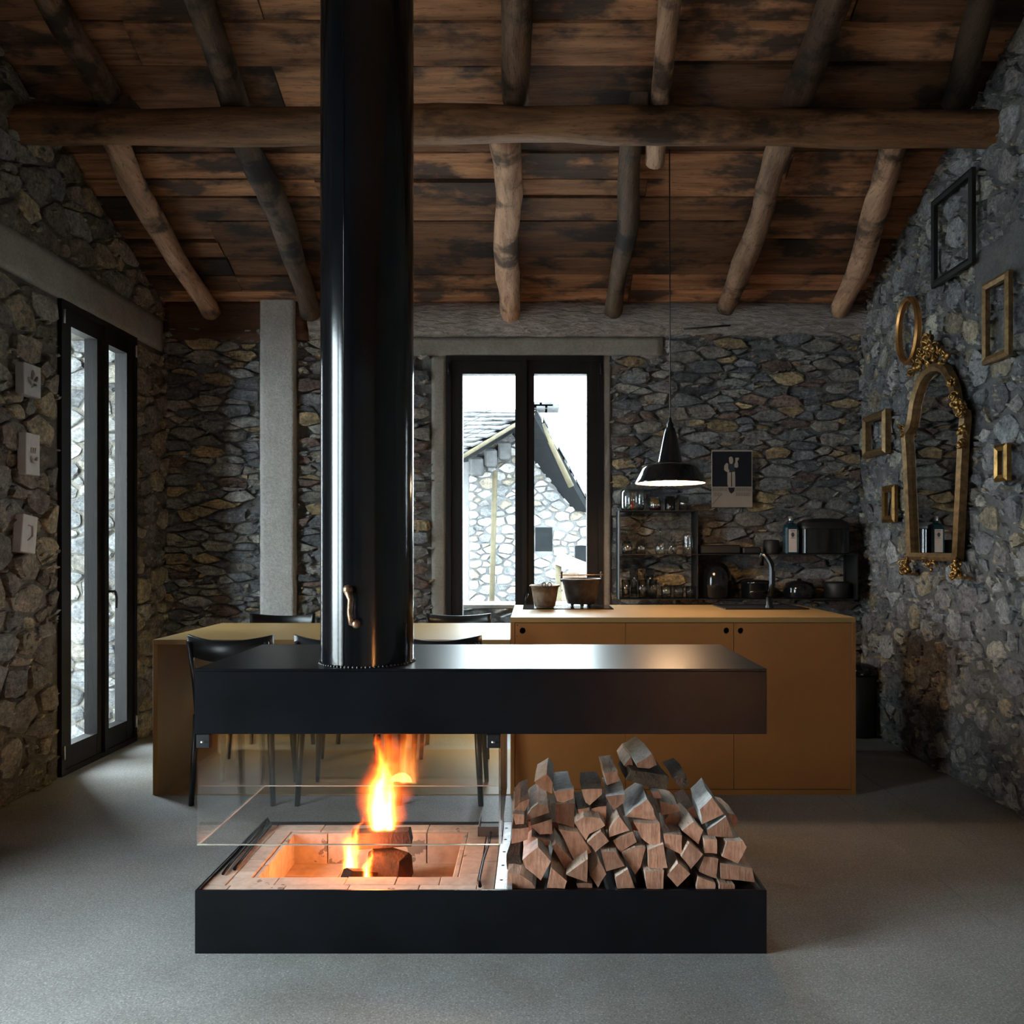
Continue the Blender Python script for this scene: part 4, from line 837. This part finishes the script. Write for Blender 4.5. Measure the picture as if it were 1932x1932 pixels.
build(MB().lathe([(.014,.222),(.015,.226),(.015,.252),(.0001,.253)], (cxb,5.52,z1), 12), 'cap', flat('silver_cap', (.5,.52,.53), .3, .6), bt)
lb = build(MB().box(cxb-hw*.62,cxb+hw*.62,5.52-hw-.0015,5.52-hw-.0003,z1+.012,z1+.165), 'paper_label', M_label, bt)
M_ink = flat('printing_ink', (.05,.05,.055), .8)
em_ = MB().add([(cxb+.011*math.cos(a),5.52-hw-.0022,z1+.128+.016*math.sin(a)) for a in np.linspace(0,2*math.pi,13)[:-1]], [tuple(range(12))])
for k in (.105,.152): em_.box(cxb-.014,cxb+.014,5.52-hw-.0022,5.52-hw-.0014,z1+k,z1+k+.003)
build(em_, 'emblem', M_ink, lb)
bx0, bx1 = (1514-CX)*5.46/F, (1608-CX)*5.46/F; prof = []; bc, bh = (bx0+bx1)/2, (bx1-bx0)/2
brd = thing('bread_bin', (bc, 5.55, z1), 'large black bread bin with rounded lid on the end of the shelf', 'bread bin')
hb = .165; ov = lambda s, z: [(bc+bh*s*math.copysign(abs(math.cos(a))**.45, math.cos(a)), 5.555+.095*s*math.copysign(abs(math.sin(a))**.45, math.sin(a)), z) for a in np.linspace(0,2*math.pi,33)[:-1]]
mb = MB(); rg = [ov(.98,z1),ov(1,z1+.006),ov(1,z1+hb),ov(.99,z1+hb+.004)]
for a, b in zip(rg, rg[1:]): mb.add(a+b, [(j,(j+1)%32,32+(j+1)%32,32+j) for j in range(32)], 0, True)
build(mb, 'bin_body', M_enamel, brd)
mb = MB(); rg = [ov(1.02,z1+hb+.004),ov(1.02,z1+hb+.02),ov(.95,z1+hb+.045),ov(.7,z1+hb+.068),ov(.3,z1+hb+.075),ov(.01,z1+hb+.076)]
for a, b in zip(rg, rg[1:]): mb.add(a+b, [(j,(j+1)%32,32+(j+1)%32,32+j) for j in range(32)], 0, True)
build(mb, 'lid', M_blackmatt, brd)
on(z0, [(.0001,0),(.10,0),(.106,.01),(.106,.12),(.10,.17),(.08,.21),(.05,.235),(.0001,.245)], 1350, 5.545, 'casserole', M_enamel, 'tall domed black casserole on the bottom board of the long bay', 'pot', n=28)
on(z0, [(.0001,0),(.095,0),(.1,.008),(.1,.10),(.104,.104),(.09,.118),(.03,.124),(.0001,.125)], 1427, 5.545, 'saucepan', M_enamel, 'wide black saucepan on the bottom shelf board behind the tap', 'pot', n=28)
on(z0, [(.0001,0),(.10,0),(.106,.01),(.104,.07),(.09,.10),(.05,.115),(.015,.118),(.015,.13),(.0001,.132)], 1508, 5.545, 'stewpot', M_enamel, 'low black stewpot with lid knob on the bottom shelf board', 'pot', n=28)
on(z0, [(.0001,0),(.08,0),(.085,.008),(.085,.095),(.078,.108),(.0001,.112)], 1579, 5.545, 'stockpot', M_blackmatt, 'black pot at the far end of the bottom shelf board', 'pot', n=28)
# pedal bin
pb = P(1632, 1391, 5.42); bn = thing('waste_bin', (pb.x, 5.42, 0), 'tall dark waste bin with rounded lid standing beside the kitchen block', 'bin')
build(MB().lathe([(.0001,.0),(.095,.0),(.10,.01),(.103,.40),(.0001,.41)], (pb.x-.02,5.45,0), 28), 'bin_body', M_blackmatt, bn)
build(MB().lathe([(.105,.41),(.106,.43),(.09,.462),(.05,.478),(.0001,.482)], (pb.x-.02,5.45,0), 28), 'lid', M_enamel, bn)

# ---------------------------------------------------------------- poster
yP = 5.612; pp = lambda px, py, o=0: tuple(P(px, py, yP-o))
pst = thing('poster', (*P(1381, 957, yP)[:2], P(1381,957,yP)[2]), 'vintage poster of a standing figure in a dark square, hung on the stone wall', 'poster')
M_paper = flat('poster_paper', (.36,.30,.255), .8, 0, .2, .06, 6, .05); M_dark = flat('poster_black', (.008,.009,.014), .6, 0, .3, .1); M_vest = flat('poster_navy', (.022,.026,.038), .6); M_skin = flat('poster_cream', (.36,.30,.24), .8, 0, .2, .08)
a, b = pp(1343,957), pp(1419.5,849); build(MB().box(a[0],b[0],yP,yP+.012,a[2],b[2]), 'paper', M_paper, pst)
def pr_poly(pts, o, m, nm):
    q = [pp(x, y, o) for x, y in pts]; build(MB().add(q, [tuple(range(len(q)))]), nm, m, pst)
pr_poly([(1343.8,918),(1417.8,918),(1417.8,852),(1343.8,852)], .0012, M_dark, 'dark_square')
Z8 = lambda l: [(1340+x*.044, 845+y*.044) for x, y in l]
pr_poly(Z8([(800,420),(870,370),(940,390),(980,470),(985,600),(940,690),(840,680),(810,580)]), .0024, M_skin, 'head_print')
pr_poly(Z8([(780,650),(860,690),(950,690),(1020,640),(1060,1000),(960,1040),(830,1010),(770,880)]), .0021, M_vest, 'vest_print')
pr_poly(Z8([(700,640),(770,680),(770,880),(830,1010),(780,1050),(660,1010),(590,940),(600,780),(650,690)]), .0024, M_skin, 'arm_print')
pr_poly(Z8([(1080,420),(1240,420),(1220,520),(1165,560),(1200,720),(1200,800),(1150,860),(1040,830),(1030,720),(1075,600)]), .0024, M_skin, 'arm_print')
pr_poly(Z8([(735,1050),(895,1040),(895,1690),(780,1690),(735,1560)]), .0027, M_skin, 'trouser_print')
pr_poly(Z8([(930,1040),(1060,1020),(1075,1300),(1070,1680),(935,1690)]), .0027, M_skin, 'trouser_print')
pr_poly([(1373.5,920),(1386.5,920),(1385,927),(1380,931.5),(1376,928)], .0024, M_dark, 'shoe_print')
pt = MB(); tr_ = random.Random(2)
for xa, xb, ya, yb_ in ((1345,1372,920,926.5),(1388,1418,920,926.5),(1347,1362,929,936),(1389,1418,929,936)):
    x = xa
    while x < xb-1:
        wd = tr_.uniform(.5,1.0); q = [pp(x,yb_,.0018),pp(x+wd,yb_,.0018),pp(x+wd,ya+tr_.choice([0,0,2]),.0018),pp(x,ya,.0018)]; pt.add(q, [(0,1,2,3)]); x += wd+tr_.uniform(.8,1.6)
for l in (((1344,951),(1362,931)),((1405,938),(1417,951))):
    (xa,ya),(xb,yb_) = l; pt.add([pp(xa,ya,.0018),pp(xa+.9,ya+.6,.0018),pp(xb+.9,yb_+.6,.0018),pp(xb,yb_,.0018)], [(0,1,2,3)])
build(pt, 'faded_lettering', flat('faded_ink', (.16,.13,.11), .8), pst)

# ---------------------------------------------------------------- pendant lamp
LY = 4.50; lc = P(1264.5, 912, LY); mpx = LY/F
lamp = thing('pendant_lamp', (lc.x, LY, lc.z), 'black enamel pendant lamp glowing warm, hung on a cord above the kitchen block', 'lamp')
pr_ = [(66,0),(66.3,1),(64,6),(58,17),(53,27),(50,31),(42,34.5),(30,36),(24,39),(22.6,42),(18,63),(12,92),(10.3,98)]
build(MB().lathe([(r*mpx,z*mpx) for r, z in pr_], (lc.x,LY,lc.z), 48), 'shade', M_enamel, lamp)
build(MB().lathe([(r*mpx-.002,z*mpx+.0005) for r, z in pr_[:9]]+[(.0001,39*mpx)], (lc.x,LY,lc.z), 48), 'inner_shade', M_white_in, lamp)
build(MB().lathe([(10.3*mpx,98*mpx),(9*mpx,103*mpx),(6*mpx,106*mpx),(6*mpx,112*mpx),(3.5*mpx,116*mpx),(2*mpx,124*mpx),(.0001,125*mpx)], (lc.x,LY,lc.z), 20), 'cap', M_black, lamp)
build(MB().ball((lc.x,LY,lc.z+.030), .042, 0, 16), 'bulb', emit('warm_bulb', (1,.62,.33), 90), lamp)
build(MB().tube([(lc.x,LY,lc.z+123*mpx),(lc.x-.004,LY,roof(LY)+.02)], .0032, 6), 'cord', M_blackmatt, lamp)
# ---------------------------------------------------------------- frames and mirror on the right wall
WX = XR-.045
wy = lambda px: (WX-.02)*F/(px-CX)
def wz(px, py): return EYE-(py-CY)*wy(px)/F
def ring_frame(outer, inner, d0, d1, lip=.006):
    """Moulded frame between two matching outlines given as (y, z); d0 at the wall, d1 towards the room."""
    n = len(outer); mid = [((a[0]*.55+b[0]*.45),(a[1]*.55+b[1]*.45)) for a, b in zip(outer, inner)]
    rows = [[(WX-d0,y,z) for y,z in outer],[(WX-d1*.7,y,z) for y,z in outer],[(WX-d1,y,z) for y,z in mid],[(WX-d1*.75,y,z) for y,z in inner],[(WX-d0,y,z) for y,z in inner]]
    mb = MB()
    for a, b in zip(rows, rows[1:]+rows[:1]): mb.add(a+b, [(j,(j+1)%n,n+(j+1)%n,n+j) for j in range(n)], 0, n > 8)
    return mb
def rect(y0, y1, z0, z1): return [(y0,z0),(y1,z0),(y1,z1),(y0,z1)]
def picture(pxa, pxb, pyt, pyb, wd, mat, label, depth=.03, cat='picture frame'):
    y0, y1 = wy(pxb), wy(pxa); pm = (pxa+pxb)/2; z0, z1 = wz(pm, pyb), wz(pm, pyt); y0 -= 0; k = (XR-WX)/XR
    mb = ring_frame(rect(y0,y1,z0,z1), rect(y0+wd,y1-wd,z0+wd,z1-wd), 0, depth)
    return solid(mb, 'picture_frame', mat, label, cat, 'empty frames on the stone wall', (WX,(y0+y1)/2,z0))
picture(1757, 1834, 348, 520, .035, M_blackmatt, 'large empty black frame high on the stone wall under the roof', .03)
picture(1853, 1903, 523, 680, .034, M_gold2, 'empty gilt frame hung high above the smallest gilt frame', .03)
picture(1633, 1675, 779, 860, .042, M_gold2, 'squarish gilt frame beside the corner of the stone wall', .05)
picture(1664, 1688, 916, 986, .042, M_gold, 'narrow ornate gilt frame hung low beside the gilt mirror', .03)
picture(1876, 1900, 838, 908, .030, M_gold, 'small gilt frame with cut corners on the far side of the mirror', .03)
yo, zo = wy(1712), wz(1712, 624); ell = lambda a, b: [(yo+a*math.cos(t), zo+b*math.sin(t)) for t in np.linspace(0,2*math.pi,41)[:-1]]
solid(ring_frame(ell(.138,.200), ell(.112,.174), .0, .035), 'oval_frame', flat('copper_gilt', (.50,.24,.08), .28, .85), 'slim oval copper-gilt frame overlapping the mirror crest', 'picture frame', 'empty frames on the stone wall', (WX,yo,zo-.2))
# arched gilt mirror: outline in (y, z), symmetrical about ym
ym, zb, zt = 4.53, wz(1775, 1058), 2.26
half = [(.275,zb),(.335,1.80),(.352,1.90),(.345,1.945),(.285,1.975),(.268,2.01),(.248,2.08),(.208,2.15),(.148,2.215),(.075,2.25),(0,zt)]
out_ = [(ym+h,z) for h, z in half]+[(ym-h,z) for h, z in half[-2::-1]]
def inset(o, d):
    n = len(o); r = []
    for i in range(n):
        a, b, c = o[i-1], o[i], o[(i+1)%n]; e1 = (b[0]-a[0], b[1]-a[1]); e2 = (c[0]-b[0], c[1]-b[1])
        n1 = Vector((-e1[1], e1[0])).normalized(); n2 = Vector((-e2[1], e2[0])).normalized(); m = (n1+n2).normalized(); k = d/max(.45, m.dot(n1)); r.append((b[0]+m.x*k, b[1]+m.y*k))
    return r
inn = inset(out_, .042)
mir = thing('gilt_mirror', (WX, ym, zb-.09), 'tall arched gilt mirror with carved crest and scroll feet on the stone wall', 'mirror')
build(ring_frame(out_, inn, 0, .055), 'moulding', M_gold2, mir)
gi = inset(out_, .038); build(MB().prism([(WX-.016,y,z) for y,z in gi], [(WX-.010,y,z) for y,z in gi]), 'looking_glass', flat('mirror_silver', (.72,.74,.74), .02, 1.0, .5, .02, 2, 0), mir)
orn = random.Random(12)
def carving(nm, pts, r0, r1, k):
    mb = MB()
    for i in range(k):
        y, z = orn.choice(pts); y += orn.uniform(-.018,.018); z += orn.uniform(-.018,.018); r = orn.uniform(r0,r1); d = orn.uniform(.03,.06)
        if orn.random() < .5: mb.ball((WX-d,y,z), r, 0, 8, (.8,1.1,1.1))
        else:
            a0 = orn.uniform(0,6); mb.tube([(WX-d-.01*math.sin(a),y+r*1.3*math.cos(a+a0)*(1-a/9),z+r*1.3*math.sin(a+a0)*(1-a/9)) for a in np.linspace(0,5,9)], r*.35, 6)
    tag(build(mb, nm, M_gold, mir), kind='stuff')
carving('crest', [(ym+.02+dy,zt+h) for h, wv in ((.0,.20),(.03,.15),(.06,.10),(.09,.06),(.12,.035),(.14,.02)) for dy in np.linspace(-wv,wv,5)], .009, .020, 150)
carving('shoulder_carving', [(ym-.33,1.97),(ym-.34,1.93),(ym-.34,1.85),(ym-.30,1.99),(ym-.27,2.03),(ym-.24,2.11),(ym-.335,1.78)], .008, .017, 80)
carving('shoulder_carving', [(ym+.34,1.95),(ym+.345,1.90),(ym+.32,1.97)], .008, .016, 14)
for s_ in (-1, 1):
    carving('scroll_foot', [(ym+s_*(.275+dx_),zb-h) for h, dx_ in ((.0,0),(.03,.01),(.055,.03),(.03,.03),(.06,0))], .009, .018, 50)
    build(MB().box(WX-.055, WX, ym+s_*.29-.06, ym+s_*.29+.06, zb-.088, zb-.076), 'foot_plate', M_gold, mir)
carving('drop_carving', [(ym,zb-.02),(ym+.03,zb-.015),(ym-.03,zb-.015),(ym,zb-.04)], .008, .014, 12)
# ---------------------------------------------------------------- plaster plaques beside the side door
M_gyp = flat('plaster_tile', (.42,.41,.39), .85, 0, .2, .1, 20, .2); M_gypw = flat('white_plaster_tile', (.55,.53,.50), .85, 0, .2, .1, 20, .2)
ly = lambda px: -XL*F/(CX-px)
for i, (pa, pb_, pt_, pbm, tilt, m, lab) in enumerate(((21,54,688,748,0,M_gyp,'grey square plaster relief plaque hung above two paler ones'), (25,52,818,896,0,M_gypw,'pale oblong plaster plaque with a hooked relief, between two others'), (17,46,972,1043,-.12,M_gypw,'tilted pale plaster plaque with faint relief under two others'))):
    y0, y1 = ly(pa), ly(pb_); pm = (pa+pb_)/2; z1_, z0_ = EYE-(pt_-CY)*ly(pm)/F, EYE-(pbm-CY)*ly(pm)/F; yc_, zc_ = (y0+y1)/2, (z0_+z1_)/2; X0 = XL+.018
    q = thing('plaque', (X0, yc_, zc_), lab, 'plaque', 'plaster plaques by the side door'); hy, hz = (y1-y0)/2, (z1_-z0_)/2
    build(MB().box(X0, X0+.045, yc_-hy, yc_+hy, zc_-hz, zc_+hz, 0, .003), 'tile', m, q); rl = MB(); s = hz*.9
    if i == 0:
        for a0, a1, b0, b1 in ((-.3,-.1,.3,-.2),(.1,-.2,.35,.35),(-.05,0,.0,.7),(-.35,.1,-.1,-.3),(.3,-.25,-.1,-.5)): rl.tube([(X0+.046,yc_+a0*hy*1.6,zc_+a1*s),(X0+.056,yc_+(a0+b0)*.5*hy*1.6,zc_+(a1+b1)*.5*s),(X0+.046,yc_+b0*hy*1.6,zc_+b1*s)], [.005,.007,.004], 6)
    elif i == 1:
        rl.tube([(X0+.046,yc_-hy*.3,zc_-s*.12),(X0+.054,yc_-hy*.2,zc_-s*.4),(X0+.056,yc_+hy*.2,zc_-s*.42),(X0+.048,yc_+hy*.55,zc_-s*.15)], [.004,.007,.008,.004], 6)
        for k in (-.3,.0,.3): rl.tube([(X0+.046,yc_+k*hy,zc_+s*.05),(X0+.049,yc_+k*hy,zc_+s*.35)], [.004,.003], 6)
    else: rl.tube([(X0+.046,yc_-hy*.3,zc_+s*.5),(X0+.050,yc_+hy*.3,zc_+s*.5),(X0+.050,yc_+hy*.4,zc_-s*.1),(X0+.047,yc_-hy*.2,zc_-s*.4)], [.003,.005,.005,.003], 6)
    build(rl, 'relief', m, q); q.rotation_euler.x = tilt

# ---------------------------------------------------------------- outside
M_gravel = concrete('pale_gravel', (.52,.51,.49), (.66,.65,.63), 3, .4, .95)
tag(build(MB().box(-14, 14, YB+.42, 40, -.5, -.06).box(-14, XL-.60, -14, YB+.42, -.5, -.06), 'ground', M_gravel), kind='structure')
def exterior_wall(name, u0, u1, v0, v1, to3, mat, seed, an, rmin, rmax, holes, score, limit, tints='pale'):
    w_ = wall_shell(name, u0, u1, v0, v1, to3, [], mat, .4, .12, .015, None, None, seed)
    lay_stones(w_, cells(u0, u1, v0, v1, an, rmin, rmax, seed, None, 5000), to3, holes, seed, tints, .008, .03, .02, score, limit); return w_
ys = 6.35; par3 = lambda u, v, d: (u, ys-d, v)
gp = exterior_wall('wall_parapet', -1.6, 1.6, -.1, .78, par3, M_mortar_grey, 53, 1.6, .06, .12, [], lambda u, v: 1 if v > .5 and -.8 < u < .6 else 0, 40, 'slate')
build(MB().box(-1.6, 1.6, ys-.03, ys+.38, .78, .805), 'coping', M_conc, gp)
# neighbouring stone house with slate roof
house = thing('stone_house', (0, 15.5, -.1), 'old stone house with slate gable roof seen through the back door', 'house')
pk, vl, vr = P(1012, 776, 15), P(868, 862, 14.0), P(1116, 962, 15.6); rl_, el_ = P(760, 772, 19.0), P(640, 862, 17.6)
rr_b = pk+(rl_-pk)*1.0; vr_b = vr+(rl_-pk)*.5
M_slate = flat('roof_slate', (.05,.051,.053), .9, 0, .1, .35, 6, .4); M_timber = flat('weathered_timber', (.045,.037,.02), .8, 0, .3, .3, 8, .3); M_soffit = flat('dark_soffit', (.005,.006,.007), .9, 0, .1)
def quad_slab(a, b, c, d, th): n = (b-a).cross(d-a).normalized()*th; return MB().prism([a,b,c,d], [a-n,b-n,c-n,d-n])
build(quad_slab(vl, pk, rl_, el_, .06), 'roof_boarding', M_soffit, house); build(quad_slab(pk, vr, vr_b, rr_b, .10), 'roof_boarding', M_soffit, house)
sl_r = random.Random(77); rows = 11
nrm = (pk-vl).cross(el_-vl).normalized(); nrm = nrm if nrm.z > 0 else -nrm
for i in range(rows):
    a0, a1 = i/rows, (i+1.25)/rows; k = 15
    for j in range(k):
        b0, b1 = (j+.5*(i%2)*.9+sl_r.uniform(-.1,.1))/k, (j+1+.5*(i%2)*.9+sl_r.uniform(-.12,.05))/k; b0, b1 = max(0,b0), min(1,b1)
        bl_ = lambda s, t, h: vl.lerp(pk, min(s,1.0)).lerp(el_.lerp(rl_, min(s,1.0)), t)+nrm*h
        h0 = .035+sl_r.uniform(0,.03)
        mb = MB().prism([bl_(a0-.02,b0,h0),bl_(a0-.02+sl_r.uniform(-.01,.01),b1,h0),bl_(a1,b1,.01),bl_(a1,b0,.01)], [bl_(a0-.02,b0,h0+.028),bl_(a0-.02,b1,h0+.028),bl_(a1,b1,.035),bl_(a1,b0,.035)])
        build(mb, 'slate', M_slate, house)
for i in range(14):                                            # thick slates along the sagging far verge, seen from below
    s0, s1 = i/14, (i+1.3)/14; a, b = pk.lerp(vr, s0), pk.lerp(vr, min(1,s1)); up_ = Vector((0,0,.05)); bk_ = Vector((0,1.6,0)); o_ = Vector((sl_r.uniform(-.03,.05),0,sl_r.uniform(0,.03)))
    build(MB().prism([a+o_,b+o_,b+o_+bk_,a+o_+bk_], [a+o_+up_,b+o_+up_,b+o_+up_+bk_,a+o_+up_+bk_]), 'slate', M_slate, house)
for i in range(5):
    c = pk+Vector((-.02+.10*i-.1, .1, .06+.03*(i%2))); build(MB().box(c.x-.14, c.x+.14, c.y-.2, c.y+.3, c.z-.03, c.z+.07, 0, .02), 'ridge_stone', M_slate, house)
build(MB().tube([vl+Vector((.0,-.05,-.03)), pk+Vector((-.05,-.05,-.05))], .035, 6), 'verge_board', M_timber, house)
build(MB().tube([P(1022,800,15.1), P(1078,918,15.3)], [.045,.06], 8), 'verge_rafter', M_timber, house)
gy = 15.9; gl = [P(884,866,gy), P(1008,792,gy), P(1112,950,gy)]
gw = [(gl[0].x,gy,-.1),(gl[2].x+2.5,gy,-.1),(gl[2].x+2.5,gy,gl[2].z-1.0),tuple(gl[2]),tuple(gl[1]),tuple(gl[0])]
M_hmort = concrete('bleached_mortar', (.06,.063,.067), (.11,.11,.11), 6, .6, .95, 0, .02)
hw_ = build(MB().prism(gw, [(x,y+.5,z) for x,y,z in gw]), 'gable_wall', M_hmort, house)
sd = Vector((el_.x-vl.x, el_.y-vl.y, 0)); A_, B_ = Vector((gl[0].x,gy+.02,-.1)), Vector((gl[0].x,gy+.02,-.1))+sd; th_ = Vector((.35,.2,0)); hz_ = Vector((0,0,gl[0].z+.05))
build(MB().prism([A_,B_,B_+hz_,A_+hz_], [A_+th_,B_+th_,B_+th_+hz_,A_+th_+hz_]), 'side_wall', M_hmort, house)
pol = cells(gl[0].x, gl[2].x+.6, .1, gl[1].z, 1.7, .07, .17, 61, None, 3500); pol2 = []
for p in pol:
    for (a, b) in ((gl[0], gl[1]), (gl[1], gl[2])):
        nx, nz = -(b.z-a.z), (b.x-a.x); p = clip(p, nx, nz, nx*a.x+nz*a.z) if len(p) > 2 else p
    if len(p) > 2: pol2.append(p)
wbox = (P(1085,1032,gy).x, P(1125,1032,gy).x, P(1085,1062,gy).z, P(1085,1030,gy).z); nich = (P(1010,0,gy).x, P(1042,0,gy).x, P(0,1040,gy).z, P(0,995,gy).z)
lay_stones(house, pol2, lambda u, v, d: (u, gy-d, v), [wbox, nich], 62, 'far', .012, .05, .03, None, 220)
build(MB().box(wbox[0],wbox[1],gy-.01,gy+.02,wbox[2],wbox[3]), 'window', M_soffit, house); build(MB().box(nich[0],nich[1],gy-.012,gy+.02,nich[2],nich[3]), 'niche', M_soffit, house)
for a, b in (((884,868),(912,850)), ((914,852),(938,832)), ((940,838),(964,812))):
    q0, q1 = P(*a, gy-.35), P(*b, gy-.35); build(MB().box(q0.x, q1.x, gy-.4, gy+.1, min(q0.z,q1.z)-.28, min(q0.z,q1.z)+.05, 0, .04), 'eaves_stone', M_slate, house)
pa, pb2 = P(934, 890, 15.3), P(927, 1150, 15.3)
solid(MB().tube([pb2+Vector((0,0,-.2)), pa], .05, 8), 'wooden_pole', M_timber, 'weathered wooden pole leaning on the stone house', 'pole')
shed = thing('lean_to', (.9, 13.4, -.06), 'small tiled lean-to roof in front of the stone house', 'shed')
s0, s1 = P(1048,1056,13.2), P(1125,1086,13.2); q = [s0, s1, s1+Vector((.1,1.6,.12)), s0+Vector((.1,1.6,.12))]
build(quad_slab(*q, .07), 'shed_roof', flat('shed_tiles', (.16,.13,.11), .85), shed)
M_rb = flat('pale_brick', (.16,.10,.065), .9)
for r_ in range(7):
    for c_ in range(5):
        x = P(1052,1080,13.6).x+c_*.17+(r_%2)*.08; build(MB().box(x+.005, x+.165, 13.55, 13.65, .2+r_*.09, .2+r_*.09+.08), 'brick', M_rb, shed)
build(MB().tube([(s0.x+.05,13.3,-.06),(s0.x+.05,13.3,s0.z-.05)], .05, 8), 'post', M_timber, shed)

# ---------------------------------------------------------------- low warm lamp behind the viewer, mirrored in the flue
lp = thing('floor_lamp', (1.2, -.9, 0), 'low standing lamp with fabric shade on the concrete floor', 'lamp')
build(MB().lathe([(.0001,0),(.12,0),(.12,.015),(.02,.025),(.015,.16),(.0001,.16)], (1.2,-.9,0), 24), 'base', M_black, lp)
build(MB().ball((1.2,-.9,.32), .05, 0, 16), 'bulb', emit('lamp_bulb', (1,.50,.22), 110), lp)
tS = NT('fabric_shade'); bs_ = tS.n('ShaderNodeBsdfTranslucent'); bs_.inputs[0].default_value = (.9,.7,.45,1); tS.l(bs_.outputs[0], tS.out.inputs['Surface'])
build(MB().lathe([(.17,.16),(.15,.52)], (1.2,-.9,0), 32), 'shade', tS.mat, lp)
